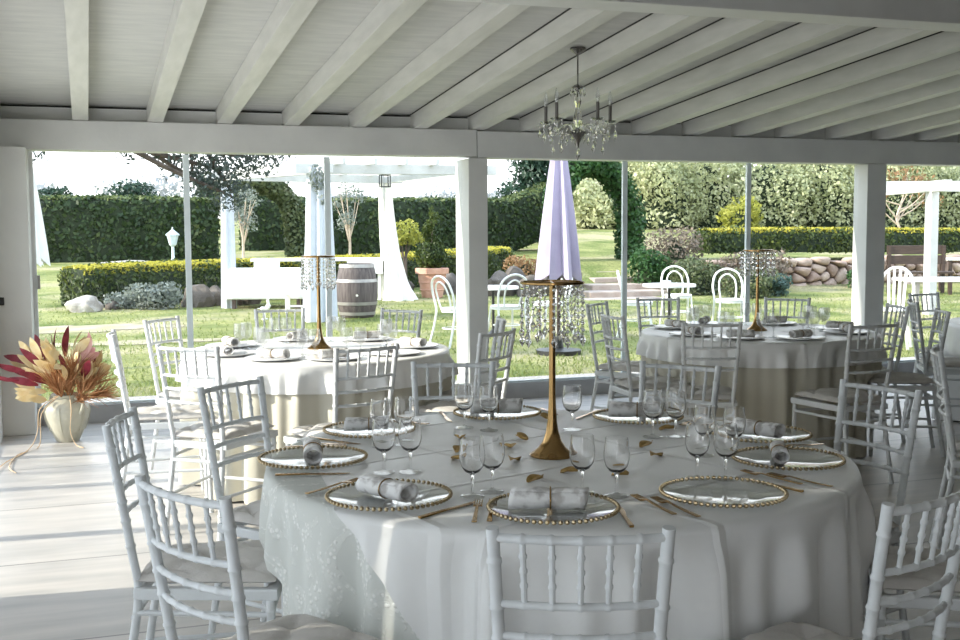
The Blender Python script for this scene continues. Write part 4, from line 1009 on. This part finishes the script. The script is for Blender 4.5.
for x, y, r, h, m, lab in ((-3.5, 66, 4, 3.6, 'far', 'hazy bare tree beyond the hedge at far left'), (3.5, 70, 3.5, 4.0, 'far', 'hazy bare tree rising above the left hedge'), (9, 75, 4, 3.4, 'far', 'hazy bare tree beyond the hedge behind the gazebo'), (17, 78, 4.5, 3.3, 'far', 'hazy bare tree seen under the gazebo roof'), (24, 80, 4.5, 3.5, 'far', 'hazy bare tree seen left of the middle pillar'), (30, 82, 4, 3.8, 'far', 'hazy bare tree beside the middle pillar'),
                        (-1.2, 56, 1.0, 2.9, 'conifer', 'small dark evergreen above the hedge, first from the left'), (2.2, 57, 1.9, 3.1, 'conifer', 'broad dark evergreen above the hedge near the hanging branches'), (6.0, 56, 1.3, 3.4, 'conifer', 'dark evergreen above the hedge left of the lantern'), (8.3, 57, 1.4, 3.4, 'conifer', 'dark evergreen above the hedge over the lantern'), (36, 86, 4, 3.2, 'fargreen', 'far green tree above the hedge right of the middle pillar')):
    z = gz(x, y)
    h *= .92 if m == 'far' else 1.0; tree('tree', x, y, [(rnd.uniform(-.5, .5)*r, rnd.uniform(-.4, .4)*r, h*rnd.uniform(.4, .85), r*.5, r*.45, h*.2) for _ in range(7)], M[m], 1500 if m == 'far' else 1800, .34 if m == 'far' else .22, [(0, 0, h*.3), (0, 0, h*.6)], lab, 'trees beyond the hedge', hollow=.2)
tree('tree', 20.5, 52, [(rnd.uniform(-1.1, 1.1), rnd.uniform(-1, 1), z, 1.1, 1.0, .9) for z in (1.2, 1.8, 2.4, 3.0, 3.5, 4.0, 4.4)], M['conifer'], 5000, .25, [(0, 0, 2), (0, 0, 4)], 'tall dark evergreen tree right of the middle pillar')
tree('tree', 23.5, 53, [(rnd.uniform(-1.2, 1.2), rnd.uniform(-1, 1), z, 1.2, 1.0, .9) for z in (1.5, 2.4, 3.2, 4.0, 4.6)], M['fargreen'], 4000, .25, [(0, 0, 2), (0, 0, 4)], 'olive-green tree between the dark evergreen and the umbrella')
# planting round the arch and the hedges
bush('bush', 11.05, 21.2, .55, .5, .85, M['ivy'], 2200, .09, 'dark green bush at the foot of the ivy arch')
bush('bush', 11.6, 20.3, .6, .5, .80, M['ground_shrub'], 2400, .08, 'mottled green bush left of the bistro table')
bush('bush', 12.1, 19.2, .62, .5, .62, M['ground_shrub'], 2200, .07, 'soft yellowish-green mound behind the bistro table')
bush('bush', 12.9, 19.5, .35, .35, .48, M['bluegreen'], 1200, .07, 'small blue-green shrub behind the bistro table')
bush('bush', 13.1, 20.6, .9, .5, .95, M['heather'], 2600, .085, 'brownish heather bush beside the granite wall')
bush('bush', 11.95, 21.9, .7, .5, 1.1, M['heather'], 2200, .085, 'brownish bush below the start of the wall-top hedge')
bush('bush', 1.15, 20.35, .5, .3, .48, M['grey_plant'], 1500, .075, 'silvery shrub in front of the left low hedge')
bush('bush', .55, 20.6, .3, .25, .3, M['grey_plant'], 500, .07, 'tuft of silvery leaves between the white rock and the silvery shrub', core=False)
bush('bush', 9.1, 23.4, .5, .4, .75, M['rust'], 1300, .08, 'rusty pale bush beside the umbrella edge')
bush('bush', 15.7, 20.6, .28, .25, .5, M['ivy'], 700, .07, 'small dark plant at the wall foot beside the right pillar')
# ------------------------------------------------------------------ granite wall, steps, rocks
def stone_wall():
    b = MB(); x0, x1 = 12.6, 21.5; y = 21.1; zb, zt = .05, .74
    pts = []
    for r_ in range(4):
        x = x0 - .2 + .17*(r_ % 2)
        while x < x1 + .3: pts.append((x + rnd.uniform(-.11, .11), zb + .085 + .178*r_ + rnd.uniform(-.07, .07))); x += rnd.uniform(.27, .44)
    for i, (px_, pz_) in enumerate(pts):
        top = zt + rnd.uniform(-.09, .05)
        poly = [(px_-.4, zb), (px_+.4, zb), (px_+.4, top), (px_-.4, top)]
        for j, (qx, qz) in enumerate(pts):
            if j == i or abs(qx-px_) > .9: continue
            mx_, mz = (px_+qx)/2, (pz_+qz)/2; nx, nz = qx-px_, qz-pz_
            out = []
            for (ax, az), (bx, bz) in zip(poly, poly[1:]+poly[:1]):
                da = (ax-mx_)*nx + (az-mz)*nz; db = (bx-mx_)*nx + (bz-mz)*nz
                if da <= 0: out.append((ax, az))
                if da*db < 0: t = da/(da-db); out.append((ax+(bx-ax)*t, az+(bz-az)*t))
            poly = out
            if len(poly) < 3: break
        if len(poly) < 3: continue
        cx_ = sum(q[0] for q in poly)/len(poly); cz = sum(q[1] for q in poly)/len(poly)
        # round the outline
        ol = poly
        for _ in range(2):
            ol = [q for (ax, az), (bx, bz) in zip(ol, ol[1:]+ol[:1]) for q in ((ax*.75+bx*.25, az*.75+bz*.25), (ax*.25+bx*.75, az*.25+bz*.75))]
        n = len(ol); dp = rnd.uniform(.10, .20); sd = rnd.random()*40; V = []
        for k, yy_ in ((.90, .12), (.93, .0), (.90, -dp*.45), (.74, -dp*.8), (.42, -dp)):
            for (ax, az) in ol:
                w_ = .03*noise.noise(Vector((ax*7, az*7, sd)))
                V.append((cx_+(ax-cx_)*k, y + yy_ + w_, cz+(az-cz)*k))
        V.append((cx_, y-dp*1.03, cz)); F = []
        for q in range(4): F += [(q*n+i2, q*n+(i2+1) % n, (q+1)*n+(i2+1) % n, (q+1)*n+i2) for i2 in range(n)]
        F += [(4*n+i2, 4*n+(i2+1) % n, 5*n) for i2 in range(n)]
        b.add(V, F)
    o = b.build('stone_wall', M['granite'], angle=50)
    MB().box((x0, y+.05, -.1), (x1, y+.3, .62)).build('wall_core', M['mortar'], o, smooth=False)
    tag(o, 'low dry wall of rounded pink granite stones across the lawn', 'wall')
stone_wall()
gs = empty('garden_steps', (10.6, 20.2, 0), 0, 'broad shallow pink stone steps rising to the ivy arch', 'steps')
for k in range(6):
    yk = -.6 + .62*k; xk = -.75 + .33*k; zk = gz(0, 19)*0 + .02 + .105*k
    b = MB(); b.box((xk-.95, yk, zk-.16), (xk+.75, yk+.70, zk+.045)); b.build('step', M['step'], gs, smooth=False, bevel=.02)
    MB().box((xk-.9, yk+.03, zk-.3), (xk+.7, yk+.6, zk-.155)).build('riser', M['path'], gs, smooth=False)
rock(-.02, 20.25, .30, .2, .19, M['white_rock'], 'whitish boulder at the corner of the left low hedge', 1)
rock(.42, 20.5, .12, .1, .12, M['rock'], 'small grey stone right of the whitish boulder', 2)
for k, (x, y, s, l) in enumerate(((1.85, 20.6, .28, 'first from the silvery shrub'), (2.15, 20.8, .22, 'between the silvery shrub and the left pergola post'), (2.75, 20.9, .25, 'just right of the left pergola post'))): rock(x, y, s, s*.8, s*1.1, M['rock'], 'brown rock under the low hedge, ' + l, 4+k, 'rocks along the low hedge')
for k, (x, y, s, l) in enumerate(((5.85, 22.0, .30, 'left of the terracotta pot'), (6.9, 22.0, .3, 'behind the terracotta pot'), (7.75, 21.3, .33, 'just right of the middle pillar'), (8.3, 21.0, .30, 'second right of the middle pillar'), (8.8, 20.9, .36, 'largest beside the umbrella'), (8.2, 21.7, .36, 'upper one right of the middle pillar'), (9.2, 21.3, .30, 'behind the umbrella edge'))):
    rock(x, y, s, s*.8, s*1.05, M['rock'], 'dark brown rockery stone ' + l, 11+k, 'rockery stones')
rock(1.1, 34.5, 1.0, .6, .16, M['white_rock'], 'flat pale stone lying before the tall left hedge', 30)

# ------------------------------------------------------------------ gazebo with drapes
gz_ = empty('garden_gazebo', (3.9, 19.3, 0), 0, 'white timber gazebo frame on the lawn with drapes at its posts', 'gazebo')
GP = [(2.32, 20.2), (3.38, 17.3), (5.37, 21.0), (5.85, 17.2)]
def loc(x, y, z): return (x-3.9, y-19.3, z)
for x, y in GP:
    MB().box(loc(x-.065, y-.065, -.02), loc(x+.065, y+.065, 2.28)).build('post', M['pergola'], gz_, smooth=False, bevel=.008)
for a, b in ((0, 1), (0, 2), (1, 3), (2, 3)):
    p, q = Vector(GP[a]), Vector(GP[b]); d = (q-p).normalized()*.35; p -= d; q += d
    MB().bar(loc(p.x, p.y, 2.34), loc(q.x, q.y, 2.34), .10, .15).build('roof_beam', M['pergola'], gz_, smooth=False, bevel=.006)
for k in range(5):
    t = (k+.5)/5; p = Vector(GP[0]).lerp(Vector(GP[2]), t); q = Vector(GP[1]).lerp(Vector(GP[3]), t); d = (q-p).normalized()*.3
    MB().bar(loc(*(p-d), 2.45), loc(*(q+d), 2.45), .06, .09).build('roof_slat', M['pergola'], gz_, smooth=False, bevel=.004)
def drape(name, x, y, z1, z0, prof, nf, m, label, amp=.018, lean=(0, 0), group=None):
    n_ = 60; V = []; F = []; rows = 18
    for j in range(rows):
        t = j/(rows-1); z = z1 + (z0-z1)*t
        r = np.interp(t, [p[0] for p in prof], [p[1] for p in prof])
        for i in range(n_):
            a = 2*PI*i/n_; rr = r*(1 + .22*sin(nf*a + 1.5*t) + .1*sin((nf+3)*a)); V.append((lean[0]*t*t + rr*cos(a), lean[1]*t*t + rr*sin(a)*.8, z))
    for j in range(rows-1):
        for i in range(n_): F.append((j*n_+i, j*n_+(i+1) % n_, (j+1)*n_+(i+1) % n_, (j+1)*n_+i))
    b = MB(); b.v = V; b.f = F; o = b.build(name, m, angle=80); o.location = (x, y, 0); return tag(o, label, 'drape', group)
drape('drape', 3.38, 17.3, 2.36, .02, [(0, .15), (.5, .18), (1, .22)], 7, M['drape'], 'bluish white drape wrapped round the front gazebo post')
drape('drape', 5.37, 21.0, 2.30, .02, [(0, .10), (.6, .15), (.85, .21), (1, .34)], 7, M['cream_drape'], 'cream drape flaring at its hem on the gazebo post beside the barrel', lean=(.22, -.1))
drape('drape', 2.34, 20.16, 2.2, .03, [(0, .09), (1, .11)], 6, M['drape'], 'narrow white drape hanging on the left gazebo post')
# climbing plant at the front post top
vine = blob_leaves('climbing_vine', [(3.34, 17.16, 2.2, .14, .12, .2), (3.42, 17.14, 1.95, .1, .1, .15)], M['grey_plant'], 240, .07); tag(vine, 'dry climbing plant clinging to the top of the front gazebo post', 'vine')
# hanging lantern frame
hl = MB(); 
for s1 in (-1, 1):
    for s2 in (-1, 1): hl.bar((s1*.07, s2*.07, -.09), (s1*.07, s2*.07, .09), .014, .014)
for z in (-.09, .09):
    for a, b in (((-1, -1), (1, -1)), ((1, -1), (1, 1)), ((1, 1), (-1, 1)), ((-1, 1), (-1, -1))): hl.bar((a[0]*.07, a[1]*.07, z), (b[0]*.07, b[1]*.07, z), .014, .014)
hl.bar((0, 0, .09), (0, 0, .22), .01, .01); hl.bar((-.07, 0, .09), (.07, 0, .09), .012, .012)
o = hl.build('hanging_lantern', M['black'], smooth=False); o.location = (4.45, 17.43, 2.17); tag(o, 'small square black lantern frame hanging from the gazebo beam', 'lantern')
# sofa under the gazebo
sf = empty('outdoor_sofa', (3.02, 20.1, low(20.1)), R(-16), 'white outdoor sofa under the gazebo, left of the tied drape', 'sofa')
MB().box((-.62, -.25, .16), (.62, .42, .40)).build('seat', M['white_fabric'], sf, smooth=False, bevel=.04)
MB().box((-.62, -.42, .16), (.62, -.22, .70)).build('backrest', M['white_fabric'], sf, smooth=False, bevel=.05)
for s in (-1, 1): MB().box((s*.62-.08, -.40, .16), (s*.62+.08, .42, .56)).build('armrest', M['white_fabric'], sf, smooth=False, bevel=.04)
for x, y in ((-.55, -.35), (.55, -.35), (-.55, .35), (.55, .35)): MB().box((x-.03, y-.03, 0), (x+.03, y+.03, .17)).build('leg', M['darkwood'], sf, smooth=False)
o = MB().box((-.22, -.07, -.17), (.22, .07, .17)).build('cushion', M['white_fabric'], smooth=False, bevel=.05); o.location = (2.98, 20.0, low(20)+.67); o.rotation_euler = (R(-8), 0, R(-16)); tag(o, 'white cushion propped on top of the outdoor sofa back', 'cushion')
ct = empty('low_table', (3.42, 18.9, low(19)), R(-16), 'low white slatted table right of the outdoor sofa', 'table')
MB().box((-.3, -.2, .30), (.3, .2, .34)).build('tabletop', M['white_metal'], ct, smooth=False, bevel=.005)
for x, y in ((-.27, -.17), (.27, -.17), (-.27, .17), (.27, .17)): MB().box((x-.02, y-.02, 0), (x+.02, y+.02, .30)).build('leg', M['white_metal'], ct, smooth=False)
MB().box((-.27, -.18, .10), (.27, -.15, .13)).build('stretcher', M['white_metal'], ct, smooth=False)
bt = empty('long_bench_table', (4.2, 21.55, low(21)), R(-17), 'long white table behind the barrel under the gazebo', 'table')
MB().box((-1.25, -.3, .74), (1.25, .3, .79)).build('tabletop', M['white_metal'], bt, smooth=False, bevel=.005)
MB().box((.55, -.31, .50), (1.22, -.28, .74)).build('front_panel', M['white_fabric'], bt, smooth=False)
for x in (-1.15, 1.15):
    for y in (-.24, .24): MB().box((x-.03, y-.03, 0), (x+.03, y+.03, .74)).build('leg', M['white_metal'], bt, smooth=False)
# small white garden ornament
go = empty('garden_ornament', (2.62, 17.9, low(17.9)), 0, 'small white bird ornament on the grass below the sofa', 'ornament')
MB().lathe([(.001, .0), (.05, 0), (.045, .015), (.001, .016)], 10).build('base', M['white_metal'], go)
MB().tube(smoothpath([(0, 0, .01), (0, 0, .14)], 2), .012, 6).build('leg', M['white_metal'], go)
MB().tube(smoothpath([(-.11, 0, .17), (-.05, 0, .17), (.03, 0, .17), (.06, 0, .22), (.055, 0, .31), (.085, 0, .33)], 4), [.006]*4 + [.03]*5 + [.038]*4 + [.022]*3 + [.014]*3 + [.012, .005], 8).build('body', M['white_metal'], go)
# barrel
bl = MB().lathe([(.001, .0), (.255, 0), (.27, .02), (.305, .16), (.325, .33), (.328, .43), (.322, .55), (.30, .70), (.268, .84), (.255, .85), (.245, .82), (.001, .82)], 40).build('oak_barrel', M['barrel'])
bl.location = (4.08, 17.85, low(17.8)); bl.rotation_euler.z = .3
tag(bl, 'weathered oak barrel with pale hoops standing by the gazebo', 'barrel')
for z, r, h in ((.04, .277, .05), (.20, .312, .05), (.56, .3205, .05), (.79, .280, .055)):
    dr2 = -.012 if z > .4 else .010
    MB().lathe([(r+.001, z), (r+.006, z), (r+.006+dr2, z+h), (r+.001+dr2, z+h)], 40).build('hoop', M['hoop'], bl)
MB().lathe([(.001, .815), (.24, .815), (.24, .83), (.001, .83)], 30).build('lid', M['barrel'], bl)
MB().lathe([(.001, 0), (.022, 0), (.018, .02), (.001, .02)], 12).build('bung', M['cream_drape'], bl).matrix_local = Matrix.Translation((.312*cos(R(-120)), .312*sin(R(-120)), .36)) @ Matrix.Rotation(R(-120), 4, 'Z') @ Matrix.Rotation(R(90), 4, 'Y')
# terracotta pot with topiary
px, py = 6.36, 21.3; zp = low(py)
o = MB().lathe([(.001, 0), (.20, 0), (.205, .02), (.27, .40), (.275, .46), (.325, .465), (.33, .56), (.30, .575), (.285, .55), (.001, .53)], 36).build('terracotta_pot', M['terracotta']); o.location = (px, py, zp); tag(o, 'large terracotta pot on the lawn left of the middle pillar', 'pot')
for z, r in ((.15, .232), (.30, .256)): MB().lathe([(r, z-.012), (r+.012, z), (r, z+.012)], 32).build('rib', M['terracotta'], o)
tp = empty('topiary', (px, py, zp), 0, 'ball-and-spiral clipped topiary growing in the terracotta pot', 'plant')
blob_leaves('foliage_ball', [(0, 0, .80, .29, .29, .27)], M['boxwood'], 1700, .06, tp, .6, .85); MB().lathe([(.001, .56), (.2, .65), (.25, .8), (.18, .98), (.001, 1.03)], 14).build('foliage_core', M['core'], tp)
sp_ = [(.09*cos(5.5*t), .09*sin(5.5*t), 1.0 + .55*t, .15*(1-.55*t), .15*(1-.55*t), .12) for t in np.linspace(0, 1, 9)] + [(0, 0, 1.62, .05, .05, .14)]
blob_leaves('spiral_foliage', sp_, M['boxwood'], 1300, .055, tp, .6, .6); MB().tube([(0, 0, .5), (0, 0, 1.5)], .018, 6).build('trunk', M['bark'], tp)
tree('young_tree', 6.35, 23.2, [(0, 0, 1.25, .34, .3, .25), (-.2, 0, 1.05, .25, .2, .18), (.18, 0, 1.1, .25, .2, .18)], M['yellow'], 900, .08, [(0, 0, .4), (.02, 0, 1.0)], 'small yellow-leaved shrub on a stem behind the terracotta pot', limbs=4, cat='plant')
# lantern post
lp = empty('lamp_post', (2.68, 38.0, low(38)), 0, 'small white lantern on a short post before the tall left hedge', 'lamp')
MB().lathe([(.001, 0), (.12, 0), (.09, .05), (.05, .12), (.045, .50), (.001, .50)], 12).build('post', M['lantern'], lp)
MB().lathe([(.06, .50), (.11, .55), (.19, .86), (.001, .86)], 6).build('lantern_glass', M['lantern'], lp, smooth=False)
MB().lathe([(.23, .86), (.20, .90), (.06, 1.02), (.02, 1.05), (.025, 1.10), (.001, 1.13)], 6).build('cap', M['lantern'], lp, smooth=False)
# ------------------------------------------------------------------ parasols
def parasol(x, y, z0, z1, rad, m, label, rot=0, stand=True):
    p = empty('closed_parasol', (x, y, 0), rot, label, 'parasol')
    n_ = 8; per = 12; rows = 22; V = []; F = []; N_ = n_*per
    for j in range(rows):
        t = j/(rows-1)
        for i in range(N_):
            a = 2*PI*i/N_; ph = (i % per)/per; fold = abs(2*ph-1)           # rib at 1, valley at 0
            r = (.05 + (rad-.05)*t**.85)*(.62 + .38*fold**1.4 + .04*sin(5*a + 3*t)) ; z = z1 + (z0-z1)*t
            z += t**6*(.10*(1-fold)) - .0
            V.append((r*cos(a + .25*t*(1-fold)), r*sin(a + .25*t*(1-fold)), z))
    for j in range(rows-1):
        for i in range(N_): F.append((j*N_+i, j*N_+(i+1) % N_, (j+1)*N_+(i+1) % N_, (j+1)*N_+i))
    b = MB(); b.v = V; b.f = F; b.build('canopy', m, p, angle=50)
    MB().lathe([(.001, z1-.01), (.05, z1-.02), (.03, z1+.03), (.012, z1+.09), (.001, z1+.1)], 12).build('finial', M['white_metal'], p)
    MB().tube([(0, 0, .03), (0, 0, z1)], .022, 10).build('pole', M['darkwood'], p)
    MB().lathe([(.001, 0), (.26, 0), (.26, .05), (.06, .07), (.04, .2), (.022, .2)], 24).build('base', M['black'], p)
    return p
parasol(5.10, 12.04, .82, 2.52, .29, M['lilac'], 'closed lilac parasol standing on the lawn beyond the glazing')
parasol(-.64, 13.4, 1.05, 2.6, .28, M['white_fabric'], 'closed white parasol half hidden behind the white corner pillar')
# ------------------------------------------------------------------ bistro furniture
def make_bistro():
    c = empty('bistro_chair'); m = M['white_metal']
    MB().lathe([(.001, .448), (.185, .448), (.195, .458), (.19, .470), (.14, .465), (.001, .466)], 28).build('seat', m, c)
    MB().lathe([(.150, .42), (.188, .42), (.190, .447), (.150, .447), (.150, .42)], 28).build('seat_ring', m, c)
    P = smoothpath([(-.205, -.27, 0), (-.19, -.20, .25), (-.185, -.17, .45), (-.20, -.21, .64), (-.15, -.255, .80), (0, -.27, .865), (.15, -.255, .80), (.20, -.21, .64), (.185, -.17, .45), (.19, -.20, .25), (.205, -.27, 0)], 5)
    MB().tube(P, .0145, 8).build('back_hoop', m, c)
    P = smoothpath([(-.10, -.16, .455), (-.115, -.20, .60), (-.095, -.245, .73), (0, -.262, .795), (.095, -.245, .73), (.115, -.20, .60), (.10, -.16, .455)], 5)
    MB().tube(P, .011, 8).build('inner_hoop', m, c)
    for s in (-1, 1): MB().tube(smoothpath([(s*.15, .13, .45), (s*.165, .16, .25), (s*.19, .20, 0)], 4), .0135, 8).build('leg', m, c)
    MB().tube([(.165*cos(a), .165*sin(a)-.01, .22) for a in np.linspace(0, 2*PI, 25)], .008, 6, cap=False).build('stretcher_ring', m, c)
    return c
bis0 = make_bistro(); ub = 0
for x, y, f, l in ((4.28, 13.3, 20, 'white bentwood chair left of the middle pillar near the terracotta pot'), (5.0, 13.5, 95, 'white bentwood chair right of the middle pillar'), (5.75, 13.9, 190, 'white bentwood chair partly behind the lilac parasol'),
                   (8.06, 14.62, -105, 'white bentwood chair behind the bistro table, seen face on'), (8.2, 13.45, -112, 'white bentwood chair right of the bistro table'), (6.85, 13.5, -28, 'white bentwood chair seen sideways left of the bistro table')):
    place(bis0, ub == 0, (x, y, 0), R(f-90), l, 'chair', 'white bentwood garden chairs'); ub = 1
def bistro_table(x, y, label, rad=.36, z=.66):
    t = empty('bistro_table', (x, y, 0), 0, label, 'table')
    MB().lathe([(.001, z-.035), (rad, z-.035), (rad+.004, z-.02), (rad, z), (.001, z)], 36).build('tabletop', M['white_metal'], t)
    MB().tube([(0, 0, .05), (0, 0, z-.03)], .02, 8).build('pole', M['black'], t)
    MB().lathe([(.001, 0), (.22, 0), (.22, .02), (.05, .05), (.02, .09), (.001, .09)], 20).build('base', M['black'], t)
bistro_table(7.55, 13.95, 'round white bistro table on a black pole by the stone wall')
bistro_table(5.15, 14.4, 'round white bistro table glimpsed right of the middle pillar', .34, .66)
o = MB().lathe([(.001, 0), (.06, 0), (.065, .045), (.05, .05), (.001, .045)], 16).build('dish', M['china']); o.location = (7.48, 13.9, .6605); tag(o, 'small white dish on the bistro table by the stone wall', 'dish')
# fan-back chair by the right pillar
fb = empty('fan_back_chair', (9.02, 11.15, 0), R(225-90), 'white fan-back garden chair with slatted oval back right of the pillar', 'chair')
m = M['white_metal']
MB().lathe([(.001, .44), (.20, .44), (.21, .452), (.20, .465), (.001, .462)], 26).build('seat', m, fb)
MB().tube(smoothpath([(-.15, -.15, .45), (-.19, -.20, .65), (-.17, -.24, .82), (-.09, -.265, .92), (0, -.27, .945), (.09, -.265, .92), (.17, -.24, .82), (.19, -.20, .65), (.15, -.15, .45)], 5), .018, 8).build('back_hoop', m, fb)
for x, zt in ((-.10, .905), (-.035, .935), (.035, .935), (.10, .905)): MB().bar((x*.8, -.165, .455), (x, -.262, zt), .03, .012).build('slat', m, fb, smooth=False)
for sx in (-1, 1):
    for sy in (-1, 1): MB().tube([(sx*.13, sy*.13, .45), (sx*.18, sy*.19, 0)], .017, 8).build('leg', m, fb)
# right pergola, table and benches
pg = empty('white_pergola', (12.9, 15.1, 0), 0, 'white timber pergola at the right edge beyond the right pillar', 'pergola')
for x, y in ((0, 0), (2.6, -.9), (.9, 2.6)): MB().box((x-.075, y-.075, -.02), (x+.075, y+.075, 1.98)).build('post', M['pergola'], pg, smooth=False, bevel=.008)
MB().bar((-.95, .33, 2.06), (3.2, -1.1, 2.06), .12, .17).build('roof_beam', M['pergola'], pg, smooth=False, bevel=.006)
MB().bar((-.2, -.58, 2.06), (1.1, 3.2, 2.06), .12, .17).build('roof_beam', M['pergola'], pg, smooth=False, bevel=.006)
gt = empty('garden_table', (11.6, 13.1, 0), R(-19), 'white garden table under the right pergola edge', 'table')
MB().box((-.75, -.35, .66), (.75, .35, .70)).build('tabletop', M['white_metal'], gt, smooth=False, bevel=.006)
for x in (-.62, .62):
    for y in (-.28, .28): MB().box((x-.025, y-.025, 0), (x+.025, y+.025, .66)).build('leg', M['hoop'], gt, smooth=False)
def bench(x, y, rz, label):
    t = empty('garden_bench', (x, y, gz(x, y)), rz, label, 'bench')
    MB().box((-.6, -.2, .42), (.6, .22, .46)).build('seat', M['darkwood'], t, smooth=False, bevel=.006)
    for k in range(2): MB().box((-.6, .22, .60+.2*k), (.6, .25, .78+.2*k)).build('back_slat', M['darkwood'], t, smooth=False, bevel=.006)
    for s in (-1, 1):
        MB().box((s*.55-.03, -.18, 0), (s*.55+.03, -.12, .42)).build('leg', M['darkwood'], t, smooth=False)
        MB().box((s*.55-.03, .20, 0), (s*.55+.03, .26, .98)).build('leg', M['darkwood'], t, smooth=False)
bench(15.9, 18.9, R(-19), 'dark wooden bench before the granite wall behind the pergola post')
o = empty('garden_table', (17.3, 19.2, gz(17.3, 19.2)), R(-19), 'dark wooden table with white top at the right edge by the wall', 'table')
MB().box((-.5, -.3, .66), (.5, .3, .70)).build('tabletop', M['white_metal'], o, smooth=False)
for x in (-.42, .42):
    for y in (-.24, .24): MB().box((x-.03, y-.03, 0), (x+.03, y+.03, .66)).build('leg', M['darkwood'], o, smooth=False)
